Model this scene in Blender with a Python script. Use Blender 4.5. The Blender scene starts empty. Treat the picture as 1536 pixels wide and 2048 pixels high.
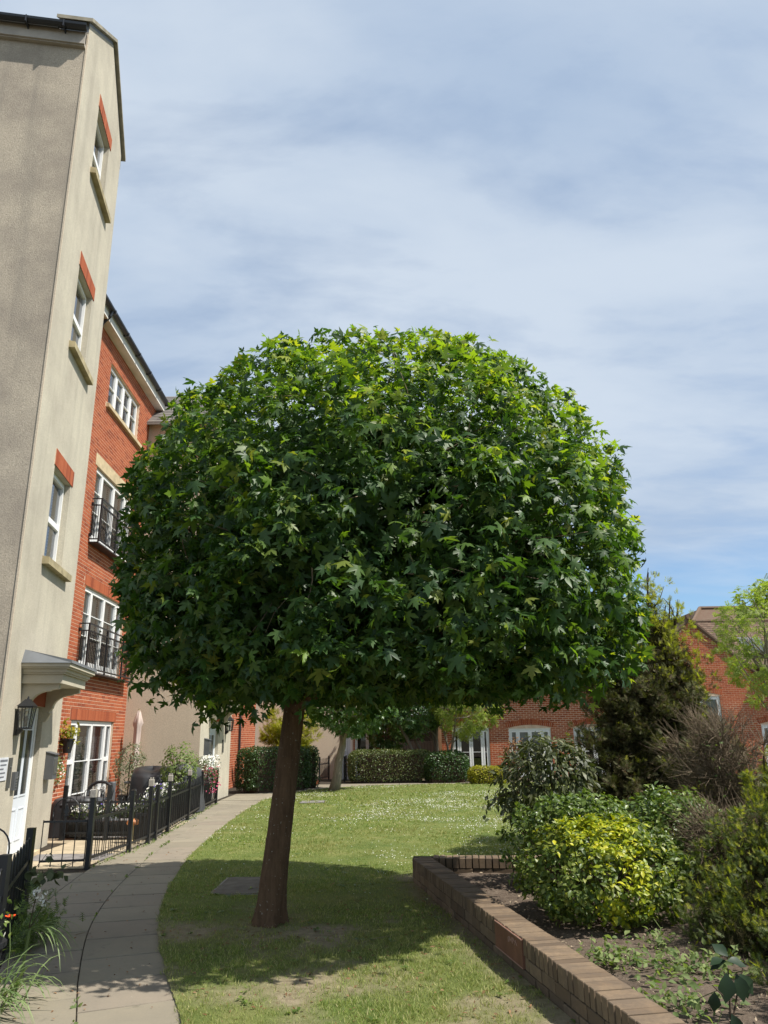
import bpy, math, random
import numpy as np
from mathutils import Matrix, Vector
SC = bpy.context.scene
COL = SC.collection
R = random.Random(7)
RG = np.random.default_rng(11)

# ------------------------------------------------------------------ camera
CAM_H, FPX = 1.62, 1490.0
TILT, ROLL = math.radians(16.66), math.radians(0.78)
_f = Vector((0, math.cos(TILT), math.sin(TILT)))
_u = Vector((0, -math.sin(TILT), math.cos(TILT)))
_r = Vector((1, 0, 0))
_c, _s = math.cos(ROLL), math.sin(ROLL)
CR = _c * _r - _s * _u
CU = _s * _r + _c * _u
cam = bpy.data.cameras.new('camera')
cam.sensor_fit = 'HORIZONTAL'
cam.sensor_width = 36.0
cam.lens = FPX / 1536 * 36.0
cam.clip_start = 0.05
cam.clip_end = 2000
co = bpy.data.objects.new('camera', cam)
COL.objects.link(co)
m = Matrix.Identity(4)
for i in range(3):
    m[i][0], m[i][1], m[i][2] = CR[i], CU[i], -_f[i]
m[2][3] = CAM_H
co.matrix_world = m
SC.camera = co

def px(p):
    """photo pixel (1536 wide) of a world point; used to choose which pieces show largest"""
    v = Vector(p) - Vector((0, 0, CAM_H))
    z = v.dot(_f)
    if z <= 0.1:
        return None
    return 768 + v.dot(CR) / z * FPX, 1024 - v.dot(CU) / z * FPX, z

# ------------------------------------------------------------------ world, sun, exposure
SUN_TO = Vector((0.66, -0.25, 1.0)).normalized()
elev = math.asin(SUN_TO.z)
azim = math.atan2(SUN_TO.x, SUN_TO.y)
W = bpy.data.worlds.new('World')
SC.world = W
W.use_nodes = True
nt = W.node_tree
nt.nodes.clear()
def wn(t, **k):
    n = nt.nodes.new(t)
    for a, b in k.items():
        setattr(n, a, b)
    return n
wout = wn('ShaderNodeOutputWorld')
sky = wn('ShaderNodeTexSky', sky_type='NISHITA', sun_disc=False)
sky.sun_elevation = elev
sky.sun_rotation = azim
sky.air_density = 1.0
sky.dust_density = 0.6
sky.ozone_density = 1.3
bg = wn('ShaderNodeBackground')
bg.inputs['Strength'].default_value = 0.10
tc = wn('ShaderNodeTexCoord')
sep = wn('ShaderNodeSeparateXYZ')
nt.links.new(tc.outputs['Generated'], sep.inputs[0])
def wmath(op, a, b=None, clamp=False):
    n = wn('ShaderNodeMath', operation=op)
    n.use_clamp = clamp
    for i, v in enumerate((a, b)):
        if v is None:
            continue
        if isinstance(v, (int, float)):
            n.inputs[i].default_value = v
        else:
            nt.links.new(v, n.inputs[i])
    return n.outputs[0]
# cloud deck: project the view direction on a flat layer
zc = wmath('MAXIMUM', sep.outputs[2], 0.0)
zz = wmath('ADD', zc, 0.22)
cx_ = wmath('DIVIDE', sep.outputs[0], zz)
cy_ = wmath('DIVIDE', sep.outputs[1], zz)
comb = wn('ShaderNodeCombineXYZ')
nt.links.new(cx_, comb.inputs[0]); nt.links.new(cy_, comb.inputs[1])
mp = wn('ShaderNodeMapping')
nt.links.new(comb.outputs[0], mp.inputs[0])
mp.inputs['Rotation'].default_value = (0, 0, math.radians(38))
mp.inputs['Scale'].default_value = (0.62, 1.1, 1)
mp.inputs['Location'].default_value = (3.1, 1.7, 0)
n1 = wn('ShaderNodeTexNoise')
nt.links.new(mp.outputs[0], n1.inputs[0])
n1.inputs['Scale'].default_value = 1.5
n1.inputs['Detail'].default_value = 9
n1.inputs['Roughness'].default_value = 0.5
n1.inputs['Distortion'].default_value = 0.35
n2 = wn('ShaderNodeTexNoise')
mp2 = wn('ShaderNodeMapping')
nt.links.new(comb.outputs[0], mp2.inputs[0])
mp2.inputs['Rotation'].default_value = (0, 0, math.radians(62))
mp2.inputs['Scale'].default_value = (0.55, 1.25, 1)
nt.links.new(mp2.outputs[0], n2.inputs[0])
n2.inputs['Scale'].default_value = 4.2
n2.inputs['Detail'].default_value = 8
n2.inputs['Roughness'].default_value = 0.55
n2.inputs['Distortion'].default_value = 0.2
dens = wmath('ADD', wmath('MULTIPLY', n1.outputs[0], 0.70), wmath('MULTIPLY', n2.outputs[0], 0.30))
cr = wn('ShaderNodeValToRGB')
nt.links.new(dens, cr.inputs[0])
cr.color_ramp.interpolation = 'EASE'
cr.color_ramp.elements[0].position = 0.36; cr.color_ramp.elements[0].color = (3.3, 4.15, 5.4, 1)
cr.color_ramp.elements[1].position = 0.62; cr.color_ramp.elements[1].color = (4.9, 5.55, 6.35, 1)
# cover: thin veil everywhere, thins out into clear sky low down
hz = wn('ShaderNodeMapRange'); hz.interpolation_type = 'SMOOTHSTEP'
nt.links.new(sep.outputs[2], hz.inputs['Value'])
hz.inputs['From Min'].default_value = 0.15; hz.inputs['From Max'].default_value = 0.28
hz.inputs['To Min'].default_value = 0.05; hz.inputs['To Max'].default_value = 1.0
n3 = wmath('MULTIPLY', wmath('SUBTRACT', n2.outputs[0], 0.5), 1.3)
cov = wmath('ADD', hz.outputs[0], n3, True)
cov = wmath('MULTIPLY', cov, 0.93)
mixc = wn('ShaderNodeMix', data_type='RGBA')
nt.links.new(cov, mixc.inputs['Factor'])
tint = wn('ShaderNodeMix', data_type='RGBA', blend_type='MULTIPLY')
tint.inputs['Factor'].default_value = 1.0
nt.links.new(sky.outputs[0], tint.inputs['A'])
tint.inputs['B'].default_value = (0.85, 1.0, 1.12, 1)
nt.links.new(tint.outputs['Result'], mixc.inputs['A'])
nt.links.new(cr.outputs[0], mixc.inputs['B'])
nt.links.new(mixc.outputs['Result'], bg.inputs[0])
nt.links.new(bg.outputs[0], wout.inputs[0])

sl = bpy.data.lights.new('sun', 'SUN')
sl.energy = 5.0
sl.angle = math.radians(0.55)
sl.color = (1.0, 0.955, 0.88)
so = bpy.data.objects.new('sun', sl)
so.rotation_euler = SUN_TO.to_track_quat('Z', 'Y').to_euler()
so.location = (20, -10, 40)
COL.objects.link(so)
vs = SC.view_settings
vs.view_transform = 'Standard'
vs.look = 'None'
vs.gamma = 1.0
vs.exposure = 0.45
vs.use_curve_mapping = False
SC.render.engine = 'CYCLES'
SC.cycles.max_bounces = 8
SC.cycles.transparent_max_bounces = 12

# ------------------------------------------------------------------ materials
MATS = {}
class NT:
    def __init__(s, name):
        s.m = bpy.data.materials.new(name)
        s.m.use_nodes = True
        s.t = s.m.node_tree
        s.t.nodes.clear()
        s.out = s.n('ShaderNodeOutputMaterial')
    def n(s, t, **k):
        n = s.t.nodes.new(t)
        for a, b in k.items():
            setattr(n, a, b)
        return n
    def l(s, a, b):
        s.t.links.new(a, b)
    def val(s, i, v):
        if hasattr(v, 'links'):
            s.l(v, i)
        else:
            i.default_value = v
    def math(s, op, a, b=0.0, clamp=False):
        n = s.n('ShaderNodeMath', operation=op); n.use_clamp = clamp
        s.val(n.inputs[0], a); s.val(n.inputs[1], b)
        return n.outputs[0]
    def noise(s, scale, detail=4, rough=0.55, vec=None, dist=0.0):
        n = s.n('ShaderNodeTexNoise')
        n.inputs['Scale'].default_value = scale; n.inputs['Detail'].default_value = detail
        n.inputs['Roughness'].default_value = rough; n.inputs['Distortion'].default_value = dist
        s.l(vec if vec is not None else s.pos(), n.inputs['Vector'])
        return n.outputs[0]
    def pos(s):
        if not hasattr(s, '_g'):
            s._g = s.n('ShaderNodeNewGeometry')
        return s._g.outputs['Position']
    def obj(s):
        if not hasattr(s, '_tc'):
            s._tc = s.n('ShaderNodeTexCoord')
        return s._tc.outputs['Object']
    def mapped(s, vec, scale=(1, 1, 1), rot=(0, 0, 0)):
        n = s.n('ShaderNodeMapping')
        s.l(vec, n.inputs[0]); n.inputs['Scale'].default_value = scale; n.inputs['Rotation'].default_value = rot
        return n.outputs[0]
    def rand(s):
        s.pos()
        oi = s.n('ShaderNodeObjectInfo')
        return s.math('FRACT', s.math('ADD', s._g.outputs['Random Per Island'], oi.outputs['Random']))
    def ramp(s, f, stops):
        n = s.n('ShaderNodeValToRGB')
        s.l(f, n.inputs[0])
        e = n.color_ramp.elements
        while len(e) < len(stops):
            e.new(0.5)
        for k, (p, c) in enumerate(stops):
            e[k].position = p; e[k].color = (*c, 1)
        return n.outputs[0]
    def mix(s, f, a, b, blend='MIX'):
        n = s.n('ShaderNodeMix', data_type='RGBA', blend_type=blend)
        s.val(n.inputs['Factor'], f)
        for k, v in (('A', a), ('B', b)):
            if isinstance(v, tuple):
                n.inputs[k].default_value = (*v, 1)
            else:
                s.l(v, n.inputs[k])
        return n.outputs['Result']
    def bump(s, h, strength=0.3, dist=0.01):
        n = s.n('ShaderNodeBump')
        n.inputs['Strength'].default_value = strength; n.inputs['Distance'].default_value = dist
        s.l(h, n.inputs['Height'])
        return n.outputs[0]
    def bsdf(s, col, rough=0.8, spec=0.3, metal=0.0, normal=None):
        b = s.n('ShaderNodeBsdfPrincipled')
        if isinstance(col, tuple):
            b.inputs['Base Color'].default_value = (*col, 1)
        else:
            s.l(col, b.inputs['Base Color'])
        s.val(b.inputs['Roughness'], rough)
        b.inputs['Specular IOR Level'].default_value = spec
        b.inputs['Metallic'].default_value = metal
        if normal is not None:
            s.l(normal, b.inputs['Normal'])
        return b.outputs[0]
    def done(s, sh):
        s.l(sh, s.out.inputs[0])
        MATS[s.m.name] = s.m
        return s.m

def simple(name, col, rough=0.6, spec=0.3, metal=0.0, var=0.12, scale=6.0, bump=0.0, bscale=60):
    t = NT(name)
    a = tuple(c * (1 - var) for c in col); b = tuple(min(1, c * (1 + var)) for c in col)
    c = t.ramp(t.noise(scale, 5), [(0.3, a), (0.7, b)])
    nm = t.bump(t.noise(bscale, 3), bump, 0.004) if bump else None
    return t.done(t.bsdf(c, rough, spec, metal, nm))

def render_mat(name, col, dirt):
    """painted roughcast: fine grain, vertical dirt streaks, blotches"""
    t = NT(name)
    p = t.pos()
    g = t.noise(52, 4, 0.75)
    blot = t.noise(1.1, 6, 0.62)
    st = t.noise(1.0, 5, 0.6, t.mapped(p, (3.2, 3.2, 0.16)))
    lo = 0.82 if dirt < .5 else 0.66
    c0 = t.ramp(g, [(0.32, tuple(x * lo for x in col)), (0.66, tuple(min(1, x * 1.14) for x in col))])
    c1 = t.mix(t.math('MULTIPLY', t.ramp(blot, [(0.38, (0, 0, 0)), (0.72, (1, 1, 1))]), dirt), c0, (0.23, 0.195, 0.165))
    c2 = t.mix(t.math('MULTIPLY', t.ramp(st, [(0.48, (0, 0, 0)), (0.75, (1, 1, 1))]), dirt * 0.8), c1, (0.22, 0.20, 0.17))
    return t.done(t.bsdf(c2, 0.92, 0.15, 0, t.bump(g, 0.55, 0.012)))

RENDER_CLEAN = render_mat('render_cream', (0.52, 0.475, 0.375), 0.40)
RENDER_DIRTY = render_mat('render_weathered', (0.50, 0.43, 0.335), 0.70)
RENDER_TAN = render_mat('render_tan', (0.57, 0.48, 0.365), 0.10)

def brick_mat(name, lo, hi, dark, weather=0.0):
    t = NT(name)
    r = t.rand()
    c = t.ramp(r, [(0.0, dark), (0.25, lo), (0.75, hi), (1.0, tuple(0.85 * a for a in hi))])
    g = t.noise(28, 5, 0.65)
    c = t.mix(t.math('MULTIPLY', g, 0.45), c, tuple(0.45 * a for a in lo))
    if weather:
        w = t.ramp(t.noise(7, 6, 0.7), [(0.36, (0, 0, 0)), (0.62, (1, 1, 1))])
        c = t.mix(t.math('MULTIPLY', w, weather), c, tuple(.45 * a + .03 for a in lo) if weather > .5 else (0.20, 0.19, 0.13))
    return t.done(t.bsdf(c, 0.9, 0.2, 0, t.bump(g, 0.4, 0.004)))
BRICK = brick_mat('red_brick', (0.37, 0.095, 0.042), (0.46, 0.135, 0.06), (0.25, 0.065, 0.034))
BRICK_FAR = brick_mat('dull_red_brick', (0.40, 0.105, 0.045), (0.47, 0.14, 0.06), (0.28, 0.07, 0.036))
BRICK_BED = brick_mat('weathered_brick', (0.195, 0.135, 0.085), (0.265, 0.19, 0.122), (0.125, 0.088, 0.058), 0.6)
MORTAR = simple('mortar', (0.64, 0.47, 0.34), 0.95, 0.1, 0, 0.15, 9)
MORTAR_DARK = simple('old_mortar', (0.05, 0.042, 0.032), 0.95, 0.1, 0, 0.3, 9)
STONE = simple('cast_stone', (0.50, 0.40, 0.25), 0.85, 0.2, 0, 0.2, 5, 0.2)
SILLSTONE = simple('weathered_sill_stone', (0.34, 0.285, 0.17), 0.85, 0.2, 0, 0.3, 5, 0.2)
COPING = simple('coping_stone', (0.26, 0.235, 0.18), 0.9, 0.15, 0, 0.35, 4, 0.3)
WHITE = simple('white_upvc', (0.80, 0.80, 0.78), 0.35, 0.4, 0, 0.03)
WHITE_OLD = simple('white_painted_board', (0.66, 0.64, 0.58), 0.55, 0.3, 0, 0.12, 3)
FASCIA = simple('grey_painted_fascia', (0.40, 0.36, 0.31), 0.7, 0.2, 0, 0.2, 3)
CREAM = simple('cream_painted_moulding', (0.50, 0.45, 0.35), 0.7, 0.25, 0, 0.08, 4)
BLACK = simple('black_painted_metal', (0.012, 0.013, 0.015), 0.38, 0.5, 0, 0.2)
BLACKP = simple('black_plastic', (0.016, 0.017, 0.019), 0.5, 0.4, 0, 0.2)
GUTTER = simple('black_gutter_plastic', (0.02, 0.022, 0.026), 0.4, 0.5)
LEAD = simple('grey_lead_sheet', (0.17, 0.18, 0.19), 0.55, 0.3, 0, 0.15, 3)
DOORW = simple('white_door_panel', (0.66, 0.70, 0.74), 0.4, 0.4, 0, 0.03)
STEEL = simple('brushed_steel', (0.50, 0.50, 0.50), 0.35, 0.5, 0.9)
DKSTEEL = simple('dull_metal_plate', (0.12, 0.12, 0.11), 0.5, 0.4, 0.4)
GREYBOX = simple('dark_grey_metal', (0.09, 0.095, 0.10), 0.5, 0.4)
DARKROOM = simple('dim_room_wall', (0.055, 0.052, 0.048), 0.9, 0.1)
BLIND = simple('pale_blind', (0.46, 0.44, 0.41), 0.9, 0.1, 0, 0.06, 2)
BLINDB = simple('grey_blue_blind', (0.30, 0.32, 0.36), 0.9, 0.1, 0, 0.1, 2)
TILE = brick_mat('clay_roof_tile', (0.15, 0.088, 0.062), (0.19, 0.118, 0.085), (0.105, 0.066, 0.05), 0.25)
SLATE = brick_mat('grey_roof_tile', (0.20, 0.185, 0.17), (0.26, 0.24, 0.22), (0.15, 0.14, 0.13))
TERRA = simple('terracotta_plaque', (0.17, 0.078, 0.05), 0.7, 0.3, 0, 0.2, 8, 0.15)
SCRATCH = simple('pale_scratch_mark', (0.36, 0.22, 0.17), 0.9, 0.1)
COVER = simple('black_cover_fabric', (0.022, 0.022, 0.024), 0.42, 0.5, 0, 0.25, 5, 0.5, 14)
GREYCOVER = simple('charcoal_cover_fabric', (0.055, 0.057, 0.06), 0.5, 0.4, 0, 0.2, 5, 0.4, 14)
PINKCLOTH = simple('faded_pink_canvas', (0.52, 0.42, 0.37), 0.9, 0.1, 0, 0.08, 3)
ORANGE = simple('orange_glaze', (0.70, 0.26, 0.08), 0.4, 0.5)
YELLOWISH = simple('buff_stem', (0.55, 0.42, 0.18), 0.6, 0.3)
FLOWER_W = simple('white_petal', (0.68, 0.67, 0.60), 0.8, 0.1, 0, 0.05)
FLOWER_P = simple('purple_petal', (0.10, 0.07, 0.26), 0.8, 0.1)
FLOWER_K = simple('pink_petal', (0.42, 0.08, 0.14), 0.8, 0.1, 0, 0.3)
FLOWER_R = simple('orange_red_petal', (0.80, 0.09, 0.02), 0.7, 0.2)
LAMPGLASS = simple('frosted_lamp_cap', (0.36, 0.33, 0.29), 0.25, 0.5, 0, 0.2, 30)
SIGNW = simple('white_sign_face', (0.62, 0.64, 0.67), 0.5, 0.3)
INK = simple('grey_print', (0.16, 0.17, 0.19), 0.7, 0.1)

def glass_mat():
    t = NT('window_glass')
    fr = t.n('ShaderNodeFresnel'); fr.inputs['IOR'].default_value = 1.5
    tr = t.n('ShaderNodeBsdfTransparent'); tr.inputs[0].default_value = (0.80, 0.83, 0.83, 1)
    gl = t.n('ShaderNodeBsdfGlossy'); gl.inputs['Roughness'].default_value = 0.015
    gl.inputs['Color'].default_value = (0.95, 0.97, 1, 1)
    mx = t.n('ShaderNodeMixShader')
    f = t.math('ADD', t.math('MULTIPLY', fr.outputs[0], 1.25), 0.03, True)
    t.l(f, mx.inputs[0]); t.l(tr.outputs[0], mx.inputs[1]); t.l(gl.outputs[0], mx.inputs[2])
    return t.done(mx.outputs[0])
GLASS = glass_mat()

def slab_mat():
    t = NT('concrete_paving')
    r = t.rand()
    base = t.ramp(r, [(0, (0.25, 0.215, 0.155)), (0.5, (0.30, 0.26, 0.19)), (1, (0.27, 0.225, 0.17))])
    n = t.noise(2.2, 7, 0.65); f = t.noise(60, 4, 0.6)
    c = t.mix(t.math('MULTIPLY', t.ramp(n, [(0.4, (0, 0, 0)), (0.7, (1, 1, 1))]), 0.35), base, (0.15, 0.14, 0.115))
    c = t.mix(t.math('MULTIPLY', f, 0.35), c, (0.14, 0.13, 0.11))
    sp = t.ramp(t.noise(22, 3, 0.5), [(0.70, (0, 0, 0)), (0.76, (1, 1, 1))])
    c = t.mix(t.math('MULTIPLY', sp, 0.4), c, (0.40, 0.37, 0.30))
    lic = t.ramp(t.noise(3.6, 6, 0.75), [(0.58, (0, 0, 0)), (0.66, (1, 1, 1))])
    c = t.mix(t.math('MULTIPLY', lic, 0.45), c, (0.115, 0.105, 0.078))
    return t.done(t.bsdf(c, 0.92, 0.2, 0, t.bump(f, 0.35, 0.004)))
SLAB = slab_mat()
PAVE_BUFF = simple('buff_paver', (0.40, 0.33, 0.225), 0.9, 0.2, 0, 0.2, 5, 0.2)
PAVE_GREY = simple('grey_paver', (0.20, 0.185, 0.175), 0.9, 0.2, 0, 0.25, 5, 0.2)

def ground_mat():
    t = NT('packed_earth')
    c = t.ramp(t.noise(3, 8, 0.7), [(0.3, (0.07, 0.06, 0.04)), (0.7, (0.13, 0.11, 0.075))])
    return t.done(t.bsdf(c, 0.95, 0.1, 0, t.bump(t.noise(40, 5), 0.6, 0.01)))
EARTH = ground_mat()

def lawn_mat():
    t = NT('lawn_turf')
    at = t.n('ShaderNodeAttribute'); at.attribute_name = 'bare'
    g = t.ramp(t.noise(1.6, 6, 0.65), [(0.3, (0.10, 0.145, 0.035)), (0.55, (0.17, 0.20, 0.058)), (0.75, (0.27, 0.25, 0.10))])
    f = t.noise(55, 5, 0.7)
    g = t.mix(t.math('MULTIPLY', f, 0.5), g, (0.03, 0.042, 0.012))
    s = t.ramp(t.noise(14, 7, 0.7), [(0.3, (0.17, 0.135, 0.085)), (0.65, (0.31, 0.26, 0.17))])
    c = t.mix(at.outputs['Fac'], g, s)
    return t.done(t.bsdf(c, 0.95, 0.1, 0, t.bump(f, 0.7, 0.02)))
LAWN = lawn_mat()

def soil_mat():
    t = NT('bed_soil')
    a = t.noise(9, 7, 0.7); b = t.noise(45, 4, 0.6)
    c = t.ramp(a, [(0.3, (0.075, 0.055, 0.042)), (0.7, (0.16, 0.125, 0.095))])
    ch = t.ramp(b, [(0.62, (0, 0, 0)), (0.70, (1, 1, 1))])
    c = t.mix(t.math('MULTIPLY', ch, 0.55), c, (0.34, 0.29, 0.22))
    return t.done(t.bsdf(c, 0.95, 0.1, 0, t.bump(b, 0.8, 0.02)))
SOIL = soil_mat()

def leaf_mat(name, stops, trans=0.35, rough=0.38, spec=0.45, tcol=None, nscale=1.3, nmix=0.35, dark=None):
    """thin leaf: gloss on the face, light let through from behind; tone differs leaf to leaf"""
    t = NT(name)
    r = t.rand()
    c = t.ramp(r, stops)
    if dark is not None:
        c = t.mix(t.math('MULTIPLY', t.ramp(t.noise(nscale, 4), [(0.4, (0, 0, 0)), (0.65, (1, 1, 1))]), nmix), c, dark)
    b = t.bsdf(c, rough, spec)
    tb = t.n('ShaderNodeBsdfTranslucent')
    tc_ = t.mix(1.0, c, tcol or (1.5, 1.7, 0.55), 'MULTIPLY')
    t.l(tc_, tb.inputs[0])
    mx = t.n('ShaderNodeMixShader'); mx.inputs[0].default_value = trans
    t.l(b, mx.inputs[1]); t.l(tb.outputs[0], mx.inputs[2])
    return t.done(mx.outputs[0])
L_MAPLE_SUNLIT = leaf_mat('sunlit_maple_leaf', [(0, (0.12, 0.225, 0.024)), (0.6, (0.20, 0.31, 0.032)), (1, (0.34, 0.37, 0.04))], 0.48, 0.48, 0.4, (1.6, 1.6, 0.45))  # brighter young leaf, with sunlight mixed into its colour
L_MAPLE = leaf_mat('maple_leaf', [(0, (0.026, 0.066, 0.016)), (0.5, (0.05, 0.11, 0.024)), (0.92, (0.10, 0.165, 0.034)), (1, (0.18, 0.21, 0.04))], 0.38, 0.46, 0.42, (1.75, 1.75, 0.45))
L_MAPLE_SMALL = leaf_mat('small_maple_leaf', [(0, (0.06, 0.125, 0.04)), (1, (0.14, 0.22, 0.075))], 0.35, 0.35, 0.5)
L_ROBINIA = leaf_mat('pale_leaflet', [(0, (0.17, 0.23, 0.045)), (1, (0.30, 0.34, 0.085))], 0.45, 0.5, 0.3)
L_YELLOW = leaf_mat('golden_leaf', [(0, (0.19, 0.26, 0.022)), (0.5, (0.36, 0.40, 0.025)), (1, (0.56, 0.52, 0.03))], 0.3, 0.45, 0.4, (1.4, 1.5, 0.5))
L_YELLOWGREEN = leaf_mat('lime_edged_leaf', [(0, (0.06, 0.10, 0.022)), (0.6, (0.13, 0.175, 0.034)), (1, (0.26, 0.28, 0.06))], 0.28, 0.42, 0.4, (1.4, 1.6, 0.5))
L_CHOISYA = leaf_mat('glossy_green_leaf', [(0, (0.06, 0.105, 0.022)), (0.7, (0.13, 0.19, 0.04)), (1, (0.22, 0.27, 0.06))], 0.25, 0.38, 0.45)
L_VIBURNUM = leaf_mat('leathery_leaf', [(0, (0.045, 0.058, 0.022)), (0.7, (0.085, 0.10, 0.04)), (1, (0.16, 0.165, 0.08))], 0.2, 0.5, 0.35)
L_CONIFER = leaf_mat('conifer_spray', [(0, (0.045, 0.06, 0.018)), (0.6, (0.10, 0.105, 0.034)), (1, (0.18, 0.16, 0.066))], 0.22, 0.6, 0.25)
L_CONIFER_TIP = leaf_mat('fresh_conifer_spray', [(0, (0.19, 0.22, 0.028)), (1, (0.44, 0.41, 0.05))], 0.42, 0.6, 0.25)
L_CONIFER_BROWN = leaf_mat('browned_conifer_spray', [(0, (0.085, 0.065, 0.04)), (1, (0.22, 0.17, 0.105))], 0.1, 0.8, 0.1)
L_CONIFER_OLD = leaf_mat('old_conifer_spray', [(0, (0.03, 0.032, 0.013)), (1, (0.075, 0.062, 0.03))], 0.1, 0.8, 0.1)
L_GOLDCON = leaf_mat('gold_conifer_spray', [(0, (0.16, 0.18, 0.016)), (1, (0.36, 0.31, 0.028))], 0.35, 0.6, 0.25)
L_JUNIPER = leaf_mat('juniper_spray', [(0, (0.045, 0.068, 0.015)), (1, (0.125, 0.155, 0.034))], 0.25, 0.55, 0.3)
L_HEDGE_DARK = leaf_mat('dark_privet_leaf', [(0, (0.022, 0.055, 0.014)), (1, (0.065, 0.115, 0.03))], 0.25, 0.35, 0.45)
L_HEDGE_MID = leaf_mat('hedge_leaf', [(0, (0.06, 0.09, 0.026)), (0.7, (0.12, 0.15, 0.045)), (1, (0.22, 0.21, 0.09))], 0.25, 0.4, 0.4)
L_OLIVE = leaf_mat('grey_green_leaf', [(0, (0.12, 0.135, 0.08)), (1, (0.27, 0.27, 0.17))], 0.2, 0.5, 0.3)
L_WEED = leaf_mat('weed_leaf', [(0, (0.10, 0.15, 0.05)), (1, (0.24, 0.29, 0.11))], 0.35, 0.6, 0.2)
L_STRAP = leaf_mat('strap_leaf', [(0, (0.11, 0.17, 0.06)), (1, (0.22, 0.28, 0.12))], 0.3, 0.45, 0.35)
L_DARKBIG = leaf_mat('dark_broad_leaf', [(0, (0.011, 0.026, 0.011)), (1, (0.024, 0.048, 0.02))], 0.12, 0.5, 0.35)
L_DEAD = leaf_mat('dead_brown_leaf', [(0, (0.16, 0.08, 0.04)), (1, (0.32, 0.20, 0.11))], 0.25, 0.8, 0.1, (1.2, 1.0, 0.7))
L_ROSE = leaf_mat('rose_leaf', [(0, (0.05, 0.08, 0.025)), (1, (0.12, 0.16, 0.05))], 0.35, 0.45, 0.35)
def grass_mat():
    t = NT('grass_blade')
    r = t.rand()
    c = t.ramp(r, [(0, (0.10, 0.165, 0.03)), (0.4, (0.19, 0.26, 0.055)), (0.75, (0.30, 0.335, 0.095)), (1, (0.52, 0.46, 0.24))])
    c = t.mix(t.math('MULTIPLY', t.ramp(t.noise(0.55, 5, 0.6), [(0.42, (0, 0, 0)), (0.68, (1, 1, 1))]), 0.6), c, (0.30, 0.265, 0.11))
    b = t.bsdf(c, 0.6, 0.25)
    tb = t.n('ShaderNodeBsdfTranslucent'); t.l(t.mix(1.0, c, (1.3, 1.4, 0.7), 'MULTIPLY'), tb.inputs[0])
    mx = t.n('ShaderNodeMixShader'); mx.inputs[0].default_value = 0.3
    t.l(b, mx.inputs[1]); t.l(tb.outputs[0], mx.inputs[2])
    return t.done(mx.outputs[0])
GRASS = grass_mat()
def bark_mat(name, a, b, spots=0.0):
    t = NT(name)
    p = t.pos()
    n = t.noise(1.0, 6, 0.65, t.mapped(p, (26, 26, 5)))
    h = t.noise(1.0, 3, 0.5, t.mapped(p, (5, 5, 30)))
    c = t.ramp(n, [(0.3, a), (0.7, b)])
    c = t.mix(t.math('MULTIPLY', h, 0.3), c, tuple(x * 0.5 for x in a))
    if spots:
        s = t.ramp(t.noise(42, 2, 0.5), [(0.68, (0, 0, 0)), (0.73, (1, 1, 1))])
        c = t.mix(t.math('MULTIPLY', s, spots), c, (0.36, 0.34, 0.28))
    return t.done(t.bsdf(c, 0.9, 0.15, 0, t.bump(n, 0.7, 0.02)))
BARK = bark_mat('maple_bark', (0.085, 0.05, 0.028), (0.17, 0.102, 0.06), 0.6)
BARK_GREY = bark_mat('grey_bark', (0.17, 0.14, 0.11), (0.30, 0.25, 0.20))
TWIG = bark_mat('pale_twig', (0.20, 0.15, 0.10), (0.34, 0.27, 0.19))
DEADTWIG = bark_mat('dead_twig', (0.10, 0.072, 0.045), (0.27, 0.21, 0.145))
STEM = bark_mat('brown_stem', (0.05, 0.036, 0.024), (0.10, 0.07, 0.05))

# ------------------------------------------------------------------ object helpers
def link(o, parent=None):
    COL.objects.link(o)
    if parent is not None:
        o.parent = parent
    return o
def tag(o, label, cat, group=None, kind=None):
    if label: o['label'] = label
    if cat: o['category'] = cat
    if group: o['group'] = group
    if kind: o['kind'] = kind
    return o
def empty(name, loc=(0, 0, 0)):
    o = bpy.data.objects.new(name, None)
    o.empty_display_size = 0.2
    o.location = loc
    return link(o)
def thing(name, label, cat, group=None):
    return tag(empty(name), label, cat, group)
def struct(o):
    o['kind'] = 'structure'
    return o

class Fr:
    """local frame of a wall: s along, z up, p outwards"""
    def __init__(f, o, u):
        f.o = Vector(o)
        f.u = Vector((u[0], u[1], 0)).normalized()
        f.n = Vector((f.u.y, -f.u.x, 0))
    def w(f, s, p, z):
        return f.o + f.u * s + f.n * p + Vector((0, 0, z))
    def mat(f, s, p, z):
        mm = Matrix.Identity(4)
        q = f.w(s, p, z)
        for i in range(3):
            mm[i][0], mm[i][1], mm[i][2], mm[i][3] = f.u[i], f.n[i], (0, 0, 1)[i], q[i]
        return mm
IDF = Fr((0, 0, 0), (1, 0, 0))  # p = -Y

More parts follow.
